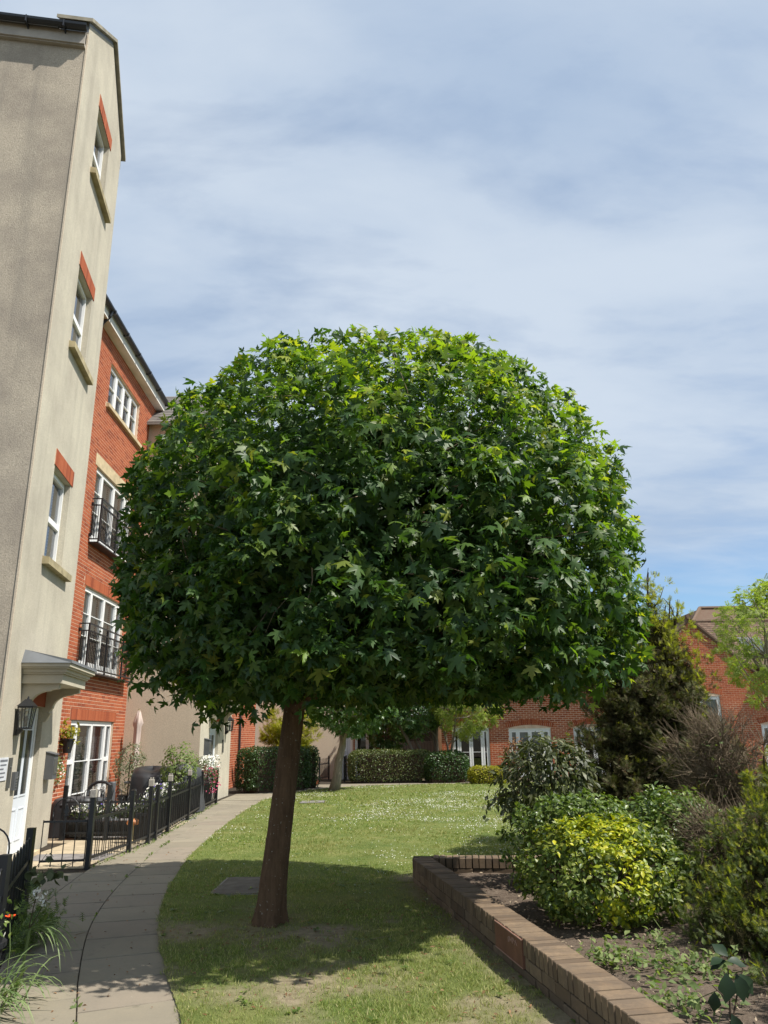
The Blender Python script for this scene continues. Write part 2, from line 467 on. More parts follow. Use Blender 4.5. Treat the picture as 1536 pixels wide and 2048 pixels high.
class MB:
    def __init__(s):
        s.v = []; s.f = []
    def add(s, vs, fs):
        k = len(s.v)
        s.v.extend([tuple(v) for v in vs])
        s.f.extend([tuple(k + i for i in f) for f in fs])
        return s
    def hexa(s, c, back=True):
        fs = [(4, 5, 6, 7), (0, 1, 5, 4), (1, 2, 6, 5), (2, 3, 7, 6), (3, 0, 4, 7)]
        if back: fs.append((3, 2, 1, 0))
        return s.add(c, fs)
    def box(s, fr, s0, s1, p0, p1, z0, z1, back=True):
        c = [fr.w(a, p0, b) for a, b in ((s0, z0), (s1, z0), (s1, z1), (s0, z1))] + \
            [fr.w(a, p1, b) for a, b in ((s0, z0), (s1, z0), (s1, z1), (s0, z1))]
        return s.hexa(c, back)
    def quad(s, a, b, c, d):
        return s.add([a, b, c, d], [(0, 1, 2, 3)])
    def tube(s, pts, rad, n=6, cap=True):
        pts = [Vector(p) for p in pts]
        if not isinstance(rad, (list, tuple)): rad = [rad] * len(pts)
        k = len(s.v); prev = None
        for i, p in enumerate(pts):
            d = (pts[min(i + 1, len(pts) - 1)] - pts[max(i - 1, 0)])
            if d.length < 1e-9: d = Vector((0, 0, 1))
            d.normalize()
            if prev is None:
                a = Vector((1, 0, 0)) if abs(d.x) < 0.8 else Vector((0, 1, 0))
            else:
                a = prev
            a = (a - d * a.dot(d)).normalized(); b = d.cross(a); prev = a
            for j in range(n):
                t = 2 * math.pi * j / n
                s.v.append(tuple(p + (a * math.cos(t) + b * math.sin(t)) * rad[i]))
        for i in range(len(pts) - 1):
            for j in range(n):
                j2 = (j + 1) % n
                s.f.append((k + i * n + j, k + i * n + j2, k + (i + 1) * n + j2, k + (i + 1) * n + j))
        if cap:
            s.f.append(tuple(k + j for j in reversed(range(n))))
            s.f.append(tuple(k + (len(pts) - 1) * n + j for j in range(n)))
        return s
    def prism(s, fr, prof, s0, s1):
        """profile in (p, z), extruded along s"""
        n = len(prof)
        a = [fr.w(s0, p, z) for p, z in prof]; b = [fr.w(s1, p, z) for p, z in prof]
        fs = [(i, (i + 1) % n, n + (i + 1) % n, n + i) for i in range(n)]
        fs += [tuple(reversed(range(n))), tuple(range(n, 2 * n))]
        return s.add(a + b, fs)
    def poly(s, fr, prof, p0, p1):
        """outline in (s, z), extruded along p"""
        n = len(prof)
        a = [fr.w(q, p0, z) for q, z in prof]; b = [fr.w(q, p1, z) for q, z in prof]
        fs = [(i, (i + 1) % n, n + (i + 1) % n, n + i) for i in range(n)]
        fs += [tuple(reversed(range(n))), tuple(range(n, 2 * n))]
        return s.add(a + b, fs)
    def lathe(s, c, prof, n=12):
        c = Vector(c); k = len(s.v)
        for r, z in prof:
            for j in range(n):
                t = 2 * math.pi * j / n
                s.v.append((c.x + r * math.cos(t), c.y + r * math.sin(t), c.z + z))
        for i in range(len(prof) - 1):
            for j in range(n):
                j2 = (j + 1) % n
                s.f.append((k + i * n + j, k + i * n + j2, k + (i + 1) * n + j2, k + (i + 1) * n + j))
        s.f.append(tuple(k + j for j in reversed(range(n))))
        s.f.append(tuple(k + (len(prof) - 1) * n + j for j in range(n)))
        return s
    def mesh(s, name, mat, smooth=False):
        me = bpy.data.meshes.new(name)
        me.from_pydata(s.v, [], s.f)
        me.materials.append(mat)
        if smooth:
            me.polygons.foreach_set('use_smooth', [True] * len(me.polygons))
        me.update()
        return me
    def build(s, name, mat, parent=None, smooth=False, fix=False):
        return link(bpy.data.objects.new(name, s.mesh(name, mat, smooth)), parent)

def np_mesh(name, V, F, mat, smooth=False):
    """V (n,3), F (m,3) int"""
    me = bpy.data.meshes.new(name)
    V = np.ascontiguousarray(V, np.float32); F = np.ascontiguousarray(F, np.int32)
    me.vertices.add(len(V)); me.vertices.foreach_set('co', V.ravel())
    me.loops.add(F.size); me.loops.foreach_set('vertex_index', F.ravel())
    me.polygons.add(len(F))
    me.polygons.foreach_set('loop_start', np.arange(0, F.size, F.shape[1], dtype=np.int32))
    if smooth:
        me.polygons.foreach_set('use_smooth', np.ones(len(F), bool))
    me.materials.append(mat)
    me.update(calc_edges=True)
    return me
def unit(a):
    return a / np.maximum(np.linalg.norm(a, axis=-1, keepdims=True), 1e-9)
def leaf_frames(P, N, T):
    N = unit(N)
    T = unit(T - N * (T * N).sum(1, keepdims=True))
    B = np.cross(T, N)
    return B, T, N
def leaves(name, P, N, T, S, tpl, mat, parent, kind=None):
    tv, tf = tpl
    B, T, N = leaf_frames(P, N, T)
    V = P[:, None, :] + S[:, None, None] * (tv[None, :, 0:1] * B[:, None] + tv[None, :, 1:2] * T[:, None] + tv[None, :, 2:3] * N[:, None])
    F = tf[None] + (np.arange(len(P)) * len(tv))[:, None, None]
    o = link(bpy.data.objects.new(name, np_mesh(name, V.reshape(-1, 3), F.reshape(-1, 3), mat)), parent)
    if kind: o['kind'] = kind
    return o
def leaf_objects(P, N, T, S, tpl, mat, parent, name='leaf'):
    me = np_mesh(name, tpl[0], tpl[1], mat)
    B, T, N = leaf_frames(P, N, T)
    for i in range(len(P)):
        o = bpy.data.objects.new(name, me)
        mm = Matrix.Identity(4)
        for r in range(3):
            mm[r][0], mm[r][1], mm[r][2], mm[r][3] = B[i, r] * S[i], T[i, r] * S[i], N[i, r] * S[i], P[i, r]
        link(o, parent)
        o.matrix_world = mm

def fan(outline, centre):
    v = [centre] + outline
    n = len(outline)
    return np.array(v, float), np.array([(0, 1 + i, 1 + (i + 1) % n) for i in range(n)], int)
def maple_template():
    h = [(0.02, 0.0), (0.40, -0.10), (0.21, 0.10), (0.48, 0.19), (0.72, 0.50), (0.42, 0.46), (0.14, 0.34), (0.27, 0.64), (0.13, 0.68)]
    o = [(x, y) for x, y in h] + [(0.0, 1.06)] + [(-x, y) for x, y in reversed(h)]
    o = [(x, y, -0.42 * x * x - 0.30 * max(0, y - 0.35) ** 2 + (0.05 if abs(x) < 0.2 else 0)) for x, y in o]
    return fan(o, (0, 0.22, 0.05))
T_MAPLE = maple_template()
def oval_template(w=0.42, fold=0.12, bend=0.15):
    v = np.array([(0, 0, 0), (w * .75, .3, fold), (w, .55, fold - bend * .3), (0, 1, -bend), (-w, .55, fold - bend * .3), (-w * .75, .3, fold), (0, .5, 0)], float)
    f = np.array([(0, 1, 6), (1, 2, 6), (2, 3, 6), (3, 4, 6), (4, 5, 6), (5, 0, 6)])
    return v, f
T_OVAL = oval_template(0.27)
T_NARROW = oval_template(0.17, 0.06, 0.2)
T_ROUND = oval_template(0.38, 0.1, 0.1)
def spray_template(n=5, w=0.42):
    v = []; f = []
    for k in range(n):
        y = 0.08 + k * 0.8 / n
        for sgn in (-1, 1):
            i = len(v)
            l = w * (1 - 0.65 * k / n)
            v += [(0, y, 0), (sgn * l, y + 0.22, 0.05), (0.0, y + 0.10, 0.02)]
            f.append((i, i + 1, i + 2))
    i = len(v); v += [(-0.03, 0, 0), (0.03, 0, 0), (0, 1.0, 0)]; f.append((i, i + 1, i + 2))
    return np.array(v, float), np.array(f)
T_SPRAY = spray_template()
T_SPRAY3 = spray_template(3, 0.3)
def pinnate_template(n=5):
    v = []; f = []
    for k in range(n):
        y = 0.12 + k * 0.8 / n
        for sgn in (-1, 1):
            i = len(v)
            v += [(0, y, 0), (sgn * 0.12, y + 0.10, 0.02), (sgn * 0.27, y + 0.06, -0.02), (sgn * 0.12, y - 0.04, 0.02)]
            f += [(i, i + 1, i + 2), (i, i + 2, i + 3)]
    return np.array(v, float), np.array(f)
T_PINN = pinnate_template()
T_DISC = fan([(0.5 * math.cos(a), 0.5 * math.sin(a), 0) for a in np.linspace(0, 2 * math.pi, 6, endpoint=False)], (0, 0, 0.08))

def sphere_dirs(n, rng, zmin=-1.0):
    k = np.arange(n) + 0.5
    z = 1 - (1 - zmin) * k / n
    ph = k * 2.399963 + rng.uniform(0, 6.28)
    r = np.sqrt(np.maximum(0, 1 - z * z))
    d = np.stack([r * np.cos(ph), r * np.sin(ph), z], 1)
    return unit(d + rng.normal(0, 0.06, d.shape))
def clumped(c, rad, ncl, rcl, nleaf, rng, power=2.0, zmin=-1.0, plow=None, lump=0.0, low=None, inward=0.8, rmin=0.55):
    """leaf positions and outward directions on a lumpy shell made of leaf clumps"""
    d = sphere_dirs(ncl, rng, zmin)
    b = np.where(d[:, 2] > 0, rad[2], rad[2] if low is None else low)
    h = np.hypot(d[:, 0] / rad[0], d[:, 1] / rad[1])
    pw = np.where(d[:, 2] > 0, power, power if plow is None else plow)
    r = (h ** pw + np.abs(d[:, 2] / b) ** pw) ** (-1 / pw)
    surf = d * r[:, None]
    nrm = unit(np.stack([d[:, 0] / rad[0], d[:, 1] / rad[1], d[:, 2] / b], 1))
    rc = rcl * rng.uniform(0.75, 1.25, ncl)
    cc = surf - nrm * (rc * inward)[:, None] + nrm * rng.normal(0, 1, (ncl, 1)) * lump
    idx = rng.integers(0, ncl, nleaf)
    q = unit(rng.normal(0, 1, (nleaf, 3)) + nrm[idx] * 0.9)
    P = np.array(c) + cc[idx] + q * (rc[idx] * rng.uniform(rmin, 1.05, nleaf))[:, None]
    O = unit(q * 0.6 + nrm[idx] * 0.6)
    return P, O

# ------------------------------------------------------------------ walls, bricks, windows
def wall_face(mb, fr, s0, s1, z0, z1, ops, depth=0.10):
    """front sheet with openings and their reveals"""
    ss = sorted({s0, s1, *[o[0] for o in ops], *[o[1] for o in ops]})
    zs = sorted({z0, z1, *[o[2] for o in ops], *[o[3] for o in ops]})
    ss = [s for s in ss if s0 <= s <= s1]; zs = [z for z in zs if z0 <= z <= z1]
    for a, b in zip(ss, ss[1:]):
        for c, d in zip(zs, zs[1:]):
            ms, mz = (a + b) / 2, (c + d) / 2
            if any(o[0] < ms < o[1] and o[2] < mz < o[3] for o in ops):
                continue
            mb.quad(fr.w(a, 0, c), fr.w(b, 0, c), fr.w(b, 0, d), fr.w(a, 0, d))
    for o in ops:
        a, b, c, d = o[:4]
        D = -depth
        mb.quad(fr.w(a, 0, c), fr.w(a, 0, d), fr.w(a, D, d), fr.w(a, D, c))
        mb.quad(fr.w(b, 0, d), fr.w(b, 0, c), fr.w(b, D, c), fr.w(b, D, d))
        mb.quad(fr.w(a, 0, d), fr.w(b, 0, d), fr.w(b, D, d), fr.w(a, D, d))
        mb.quad(fr.w(b, 0, c), fr.w(a, 0, c), fr.w(a, D, c), fr.w(b, D, c))

BRICK_ME = {}
def brick_mesh(mat, l=0.215, h=0.065, d=0.016):
    k = (mat.name, l, h, d)
    if k not in BRICK_ME:
        b = MB(); e = 0.003
        q0 = [(-l/2, 0, -h/2), (l/2, 0, -h/2), (l/2, 0, h/2), (-l/2, 0, h/2)]
        q1 = [(x - math.copysign(e, x), d, z - math.copysign(e, z)) for x, y, z in q0]
        b.hexa(q0 + q1, False)
        BRICK_ME[k] = b.mesh('brick', mat)
    return BRICK_ME[k]
def bricks(fr, s0, s1, z0, z1, skip, parent, mat, nobj=300, proud=0.0035, ok=None, top=None):
    """stretcher bond; the bricks that show largest become objects, the rest one brickwork mesh"""
    rows = int((z1 - z0) / 0.075)
    full = []; rest = []
    for k in range(rows):
        z = z0 + k * 0.075 + 0.0375
        a = s0 - (0.1125 if k % 2 else 0)
        while a < s1:
            rc = [(max(a, s0), min(a + 0.212, s1), z - .0315, z + .0315)]
            for o in skip:
                nw = []
                for x, y, p, q in rc:
                    if y <= o[0] or x >= o[1] or q <= o[2] or p >= o[3]:
                        nw.append((x, y, p, q)); continue
                    if x < o[0]: nw.append((x, o[0], p, q))
                    if y > o[1]: nw.append((o[1], y, p, q))
                    u, v = max(x, o[0]), min(y, o[1])
                    if p < o[2]: nw.append((u, v, p, o[2]))
                    if q > o[3]: nw.append((u, v, o[3], q))
                rc = nw
            for x, y, p, q in rc:
                if y - x < 0.025 or q - p < .008: continue
                if top is not None:
                    tz = min(top(x), top(y))
                    if p > tz - .01: continue
                    q = min(q, tz)
                (full if y - x > 0.21 and q - p > .062 else rest).append((x, y, p, q))
            a += 0.225
    vis = []
    for b in full:
        q = px(fr.w((b[0] + b[1]) / 2, 0, b[2]))
        if q and 0 < q[0] < 1536 and 0 < q[1] < 2048 and (ok is None or ok(q)):
            vis.append((q[2], b))
        else:
            rest.append(b)
    vis.sort()
    me = brick_mesh(mat, .212, .063)
    for i, (d, b) in enumerate(vis):
        if i >= nobj:
            rest.append(b); continue
        o = bpy.data.objects.new('brick', me)
        link(o, parent)
        o.matrix_world = fr.mat((b[0] + b[1]) / 2, proud - 0.016 + R.uniform(-.001, .001), (b[2] + b[3]) / 2)
    mb = MB()
    for x, y, p, q in rest:
        mb.box(fr, x, y, -0.008, proud, p, q, False)
    if rest:
        o = mb.build('brickwork', mat, parent); o['kind'] = 'stuff'

def soldier(fr, s0, s1, z0, z1, parent, mat, name='brick_lintel', rise=0.0, as_parts=False, proud=0.010, w=0.0655):
    """row of bricks on end; a small rise makes a segmental arch"""
    n = max(2, int(round((s1 - s0) / (w + 0.0095))))
    st = (s1 - s0) / n
    body = MB()
    body.box(fr, s0, s1, -0.02, proud - 0.005 if not rise else -.002, z0, z1)
    holder = body.build(name, MORTAR, parent)
    joined = MB()
    for i in range(n):
        a = s0 + i * st + 0.005; b = a + st - 0.010
        c = ((i + 0.5) / n - 0.5) * 2
        dz = rise * (1 - c * c); sk = 0.35 * rise * c
        c4 = [fr.w(a - sk * .2, -0.01, z0 + dz), fr.w(b - sk * .2, -0.01, z0 + dz), fr.w(b + sk, -0.01, z1 + dz), fr.w(a + sk, -0.01, z1 + dz)]
        c8 = [v + fr.n * (proud + 0.01 + R.uniform(-.001, .001)) for v in c4]
        if as_parts:
            MB().hexa(c4 + c8, False).build('brick', mat, holder)
        else:
            joined.hexa(c4 + c8, False)
    if not as_parts:
        joined.build('brick_course', mat, holder)
    return holder

def window(fr, parent, s0, s1, z0, z1, cols, rec=0.08, fw=0.05, bars=(), mull=0.035, name='window', door=False, blind=None, bl=(0.0, 1.0),
           inset=0.04, mat=WHITE, thick=0.06, transom=None, room=0.7, roomdark=True):
    """cols: column widths (relative). bars: muntin heights (fractions)."""
    F = MB()
    P0, P1 = -rec - thick, -rec
    F.box(fr, s0, s0 + fw, P0, P1, z0, z1); F.box(fr, s1 - fw, s1, P0, P1, z0, z1)
    F.box(fr, s0 + fw, s1 - fw, P0, P1, z1 - fw, z1); F.box(fr, s0 + fw, s1 - fw, P0, P1, z0, z0 + fw)
    tot = sum(cols); x = s0 + fw; wid = (s1 - s0 - 2 * fw - mull * (len(cols) - 1))
    cells = []
    for i, cw in enumerate(cols):
        w = wid * cw / tot
        cells.append((x, x + w))
        if i < len(cols) - 1:
            F.box(fr, x + w, x + w + mull, P0, P1 + 0.004, z0 + fw, z1 - fw)
        x += w + mull
    panes = []
    for i, (a, b) in enumerate(cells):
        il = inset
        lo = z0 + fw + (0.16 if door else il); hi = z1 - fw - il
        Q0, Q1 = P0 + 0.008, P1 + 0.014
        F.box(fr, a + .003, a + il, Q0, Q1, z0 + fw + .003, z1 - fw - .003); F.box(fr, b - il, b - .003, Q0, Q1, z0 + fw + .003, z1 - fw - .003)
        F.box(fr, a + il, b - il, Q0, Q1, hi, z1 - fw - .003); F.box(fr, a + il, b - il, Q0, Q1, z0 + fw + .003, lo)
        for t in bars:
            zz_ = lo + (hi - lo) * t
            hw = 0.008
            if transom and i in transom: hw = 0.045
            F.box(fr, a + il, b - il, Q0 + 0.012, Q1 - 0.004, zz_ - hw, zz_ + hw)
        panes.append((a + il, b - il, lo, hi))
    wo = F.build(name, mat, parent)
    for a, b, lo, hi in panes:
        q = P0 + 0.03
        MB().quad(fr.w(a, q, lo), fr.w(b, q, lo), fr.w(b, q, hi), fr.w(a, q, hi)).build('pane', GLASS, wo)
    # room behind: open box so that the glass looks into something
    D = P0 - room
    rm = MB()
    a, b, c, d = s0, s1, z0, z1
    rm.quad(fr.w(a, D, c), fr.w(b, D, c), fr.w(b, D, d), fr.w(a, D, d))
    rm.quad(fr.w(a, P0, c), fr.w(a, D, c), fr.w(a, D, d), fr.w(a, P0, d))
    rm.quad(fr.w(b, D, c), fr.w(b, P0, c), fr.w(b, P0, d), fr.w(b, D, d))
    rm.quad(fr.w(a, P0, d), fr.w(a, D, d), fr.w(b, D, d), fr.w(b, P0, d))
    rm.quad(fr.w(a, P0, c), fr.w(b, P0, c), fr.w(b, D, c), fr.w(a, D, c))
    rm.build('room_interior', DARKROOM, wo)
    if blind is not None:
        q = P0 - 0.10
        n = 14
        for a, b, lo, hi in panes:
            h0 = lo + (hi - lo) * bl[0]; h1 = lo + (hi - lo) * bl[1]
            bm = MB(); L = int((h1 - h0) / 0.05)
            for k in range(L):
                za = h0 + (h1 - h0) * k / L; zb = h0 + (h1 - h0) * (k + 0.93) / L
                bm.quad(fr.w(a - .02, q, za), fr.w(b + .02, q, za), fr.w(b + .02, q + 0.02, zb), fr.w(a - .02, q + 0.02, zb))
            if L: bm.build('blind', blind, wo)
    return wo

def sill(fr, parent, s0, s1, z, h=0.11, p=0.09, mat=SILLSTONE, back=-0.09):
    return MB().prism(fr, [(back, z), (p, z), (p, z + h * .75), (back, z + h)], s0, s1).build('sill', mat, parent)

# ------------------------------------------------------------------ ground
def sheet(name, pts, z, mat):
    mb = MB().add([(x, y, z) for x, y in pts], [tuple(range(len(pts)))])
    return mb.build(name, mat)
struct(tag(sheet('ground', [(-300, -200), (300, -200), (300, 500), (-300, 500)], -0.05, EARTH), 'bare earth ground under the courtyard and beyond', None))

PE = [(-0.75, 3.2), (-1.02, 4.2), (-1.21, 5.05), (-1.64, 6.2), (-2.10, 7.6), (-2.42, 9.0), (-2.66, 10.5), (-2.85, 12.0), (-3.05, 14.5), (-3.20, 17.3), (-3.27, 19.5), (-3.26, 21.2)]
PE_T = [(-3.26, 21.2), (-3.0, 23.0), (-2.5, 24.5), (-1.7, 25.6), (-0.5, 26.3), (1.0, 26.6), (3.0, 26.8), (6.0, 27.0), (14.0, 27.2)]
def lerp_poly(pts, y):
    if y <= pts[0][1]: return pts[0][0]
    for (a, b), (c, d) in zip(pts, pts[1:]):
        if b <= y <= d:
            return a + (c - a) * (y - b) / (d - b)
    return pts[-1][0]
def dense(pts, step):
    out = []
    P = [Vector(p) for p in pts]
    for i in range(len(P) - 1):
        p0 = P[max(i - 1, 0)]; p1 = P[i]; p2 = P[i + 1]; p3 = P[min(i + 2, len(P) - 1)]
        for k in range(8):
            t = k / 8
            out.append(0.5 * ((2 * p1) + (-p0 + p2) * t + (2 * p0 - 5 * p1 + 4 * p2 - p3) * t * t + (-p0 + 3 * p1 - 3 * p2 + p3) * t ** 3))
    out.append(P[-1])
    L = [0]
    for a, b in zip(out, out[1:]): L.append(L[-1] + (b - a).length)
    n = int(L[-1] / step)
    res = []
    j = 0
    for k in range(n + 1):
        d = k * step
        while j < len(L) - 2 and L[j + 1] < d: j += 1
        t = (d - L[j]) / max(1e-6, L[j + 1] - L[j])
        res.append(out[j].lerp(out[j + 1], t))
    return res
edge = dense(PE, 0.1)
def off(i, w):
    i = max(0, min(len(edge) - 1, i))
    a = edge[max(i - 2, 0)]; b = edge[min(i + 2, len(edge) - 1)]
    d = (b - a).normalized()
    return edge[i] + Vector((-d.y, d.x)) * w

path = struct(tag(sheet('path', [(1.5, -3), (-0.8, 3.2)] + [(p.x + .02, p.y) for p in edge[::4]] + [(x + .05, y - .05) for x, y in PE_T] + [(14, 29.0), (-2, 29.0), (-2.4, 33), (-7, 33), (-9, 20), (-9, -3)], -0.014, MORTAR_DARK),
                  'concrete slab path curving past the fences towards the far houses', None))
def slab(pts, mat, z=0.0, parent=path, name='slab', drop=0.02):
    n = len(pts)
    c = sum((Vector((p[0], p[1])) for p in pts), Vector((0, 0))) / n
    dz = [z + R.uniform(-.002, .002) for _ in pts]
    top = [(p[0], p[1], dz[i]) for i, p in enumerate(pts)]
    top2 = []
    for i, p in enumerate(pts):
        v = Vector((p[0], p[1])); e = (c - v).normalized() * 0.004
        top2.append((v.x + e.x, v.y + e.y, dz[i] + 0.0))
    bot = [(p[0], p[1], z - drop) for p in pts]
    top = [(p[0], p[1], dz[i] - 0.005) for i, p in enumerate(pts)]
    fs = [tuple(2 * n + i for i in range(n))]
    fs += [(i, (i + 1) % n, n + (i + 1) % n, n + i) for i in range(n)]
    fs += [(n + i, n + (i + 1) % n, 2 * n + (i + 1) % n, 2 * n + i) for i in range(n)]
    return MB().add(bot + top + top2, fs).build(name, mat, parent)
NE = len(edge)
for col_, (w0, w1, i0, i1, ph) in enumerate([(0.0, 0.605, 0, NE - 1, 0), (0.608, 1.214, 0, NE - 1, 3), (1.219, 1.824, 34, 76, 1), (1.219, 1.824, -6, 24, 1), (1.83, 2.43, 40, 74, 4)]):
    i = i0 + ph - 6
    while i < i1:
        a, b = max(i, i0), min(i + 6, i1)
        if b - a >= 2:
            g = 0.011
            q = []
            ws0 = w0 + 0.002; ws1 = w1 - 0.002
            def pt(ii, w, sh):
                p = off(int(ii), w)
                d = (off(min(int(ii) + 2, NE - 1), w) - off(max(int(ii) - 2, 0), w)).normalized()
                return p + d * sh
            mid = (a + b) // 2
            q = [pt(a, ws0, g), pt(mid, ws0, 0), pt(b, ws0, -g), pt(b, ws1, -g), pt(mid, ws1, 0), pt(a, ws1, g)]
            if min(v.x for v in q) > -5.2:
                slab([(v.x, v.y) for v in q], SLAB)
        i += 6
# wide far paving where the path meets the cross path: bigger slabs
for k in range(8):
    y0 = 21.25 + k * 0.78
    xr = lerp_poly([(x, y) for x, y in PE_T[:5]], y0 + .4) - 0.02
    xl = -4.5 if y0 < 23.3 else -4.0 + 0.7 * max(0, y0 - 25)
    x = xl
    while x < xr - 0.2:
        x2 = min(x + 0.9, xr)
        slab([(x + .006, y0 + .006), (x2 - .006, y0 + .006), (x2 - .006, y0 + .774), (x + .006, y0 + .774)], SLAB)
        x = x2
for k in range(15):
    x0 = -1.6 + k * 1.0
    slab([(x0 + .006, 26.75 + .0), (x0 + .99, 26.78), (x0 + .99, 27.55), (x0 + .006, 27.55)], SLAB)
# patio paving
patio = struct(tag(sheet('patio', [(-3.97, 10.66), (-3.87, 13.3), (-4.3, 19.4), (-6.6, 19.4), (-6.6, 12.96), (-5.52, 12.96), (-5.15, 10.66)], -0.008, MORTAR_DARK),
                   'paved patio between the fence and the brick flats', None))
for r_ in range(10):
    y0 = 10.68 + r_ * 0.62
    for c_ in range(5):
        xa = -4.02 - c_ * 0.6; xb = xa - 0.592
        if y0 < 13 and xb < -5.25 - .16 * (y0 - 10.6): continue
        slab([(xb, y0), (xa, y0), (xa, y0 + .612), (xb, y0 + .612)], PAVE_GREY if r_ % 4 == 1 else PAVE_BUFF, 0.006, patio, 'paver')

# ---- lawn
def vnoise(x, y, sc, seed):
    r = np.random.default_rng(seed); g = r.uniform(0, 1, (64, 64))
    u = x * sc; v = y * sc
    i = np.floor(u).astype(int); j = np.floor(v).astype(int); fu = u - i; fv = v - j
    fu = fu * fu * (3 - 2 * fu); fv = fv * fv * (3 - 2 * fv)
    G = lambda a, b: g[a % 64, b % 64]
    return (G(i, j) * (1 - fu) + G(i + 1, j) * fu) * (1 - fv) + (G(i, j + 1) * (1 - fu) + G(i + 1, j + 1) * fu) * fv
def fbm(x, y, sc, seed):
    return (vnoise(x, y, sc, seed) + .5 * vnoise(x, y, sc * 2.1, seed + 1) + .25 * vnoise(x, y, sc * 4.3, seed + 2)) / 1.75
WA = Vector((0.273, 9.345)); WD = Vector((0.179, -0.984))     # raised bed wall: outer foot line, far corner and direction
def wall_x(y):
    return WA.x + (WA.y - y) * WD.x / -WD.y
def bare(x, y):
    n = fbm(x, y, 1.7, 3); n2 = fbm(x, y, 5.0, 9)
    b = np.clip((n - 0.46) * 5, 0, 1) * np.clip((8.6 - y) / 1.5, 0, 1) * 0.95
    b += 0.9 * np.exp(-(((x + 1.05) / 0.55) ** 2 + ((y - 7.2) / 0.55) ** 2))
    b += 0.9 * np.exp(-(((x + 0.95) / 0.35) ** 2 + ((y - 5.55) / 0.22) ** 2))
    b += 0.6 * np.exp(-(((x + 0.1) / 0.35) ** 2 + ((y - 5.75) / 0.25) ** 2))
    wx = WA.x + (WA.y - y) * 0.182
    b += np.where(y < 9.8, 1.1 * np.exp(-((x - wx) / 0.22) ** 2), 0)
    return np.clip(b * (0.25 + 1.0 * n2), 0, 1)
def lawn_right(y):
    return np.where(y < 9.345, WA.x + (WA.y - y) * 0.182 - 0.005, 14.0)
EY = np.array([p.y for p in edge]); EX = np.array([p.x for p in edge])
TY = np.array([p[1] for p in PE_T]); TX = np.array([p[0] for p in PE_T])
def lawn_left(y):
    return np.where(y < 21.2, np.interp(y, EY, EX), np.interp(y, TY, TX)) - 0.022 + 0.03 * (fbm(y, y * 0 + 3.3, 3.0, 21) - .5)
LV = []; LF = []
for (ya, yb, nyy, nxx) in ((3.2, 9.345, 90, 50), (9.3451, 27.18, 180, 120)):
    ys = np.linspace(ya, yb, nyy + 1); us = np.linspace(0, 1, nxx + 1)
    k = sum(len(a) for a in LV)
    X = lawn_left(ys)[:, None] + us[None] ** 1.3 * (lawn_right(ys) - lawn_left(ys))[:, None]
    Y = np.repeat(ys[:, None], nxx + 1, 1)
    Z = 0.012 + 0.03 * (fbm(X, Y, 0.9, 31) - 0.4)
    ed = np.minimum(1, (X - X[:, :1]) / 0.25); Z = 0.012 + (Z - 0.012) * ed
    LV.append(np.stack([X, Y, Z], 2).reshape(-1, 3))
    ii, jj = np.meshgrid(np.arange(nyy), np.arange(nxx), indexing='ij')
    a = (k + ii * (nxx + 1) + jj).ravel()
    LF.append(np.stack([a, a + 1, a + nxx + 2, a + nxx + 1], 1))
LV = np.concatenate(LV); LF = np.concatenate(LF)
lawn = link(bpy.data.objects.new('lawn', np_mesh('lawn', LV, LF, LAWN, True)))
att = lawn.data.attributes.new('bare', 'FLOAT', 'POINT')
att.data.foreach_set('value', bare(LV[:, 0], LV[:, 1]).astype(np.float32))
struct(tag(lawn, 'mown courtyard lawn with daisies and worn patches under the tree', None))

def grass_band(y0, y1, n, ln, wd, rng):
    y = rng.uniform(y0, y1, n); xl = lawn_left(y); xr = np.minimum(lawn_right(y), 0.55 * y + 0.3)
    x = xl + rng.uniform(0, 1, n) * (xr - xl)
    keep = rng.uniform(0, 1, n) > bare(x, y) * 0.93
    keep &= ~((np.abs(x + 1.62) < 0.30) & (np.abs(y - 9.25) < 0.52))
    x, y = x[keep], y[keep]; n = len(x)
    tu = rng.integers(0, max(1, n // 16), n); j = rng.uniform(0, 1, n) < .55
    tuft = rng.permutation(n)[:max(1, n // 16)]
    x = np.where(j, x[tuft][tu] + rng.normal(0, .018, n), x); y = np.where(j, y[tuft][tu] + rng.normal(0, .018, n), y)
    x = np.maximum(x, lawn_left(y) - .03)
    L = ln * np.where(j, 1.25, .9) * rng.uniform(0.45, 1.25, n) * (0.75 + 0.6 * fbm(x, y, 2.2, 51)); a = rng.uniform(0, 6.283, n)
    lean = rng.uniform(0.2, 1.8, n); la = rng.uniform(0, 6.283, n)
    P = np.stack([x, y, np.full(n, 0.008)], 1)
    W = np.stack([np.cos(a), np.sin(a), a * 0], 1) * (wd * rng.uniform(.6, 1.2, n))[:, None]
    D = np.stack([np.cos(la) * lean, np.sin(la) * lean, a * 0 + 1], 1); D = unit(D) * L[:, None]
    M = P + D * 0.55 + np.array([0, 0, 1]) * (L * 0.06)[:, None]
    V = np.stack([P - W, P + W, M + W * .6, M - W * .6, P + D], 1)
    T = np.array([(0, 1, 2), (0, 2, 3), (3, 2, 4)])
    F = T[None] + (np.arange(n) * 5)[:, None, None]
    return V.reshape(-1, 3), F.reshape(-1, 3)
gv = []; gf = []; k = 0
for b in ((4.2, 6.5, 46000, .030, .0022), (6.5, 9.345, 56000, .030, .0024), (9.345, 12.5, 66000, .034, .0032), (12.5, 18, 74000, .038, .005), (18, 27.1, 60000, .05, .009)):
    v, f = grass_band(*b, RG)
    gv.append(v); gf.append(f + k); k += len(v)
go = link(bpy.data.objects.new('grass', np_mesh('grass', np.concatenate(gv), np.concatenate(gf), GRASS)))
tag(go, 'short green grass blades covering the courtyard lawn', 'grass', kind='stuff')
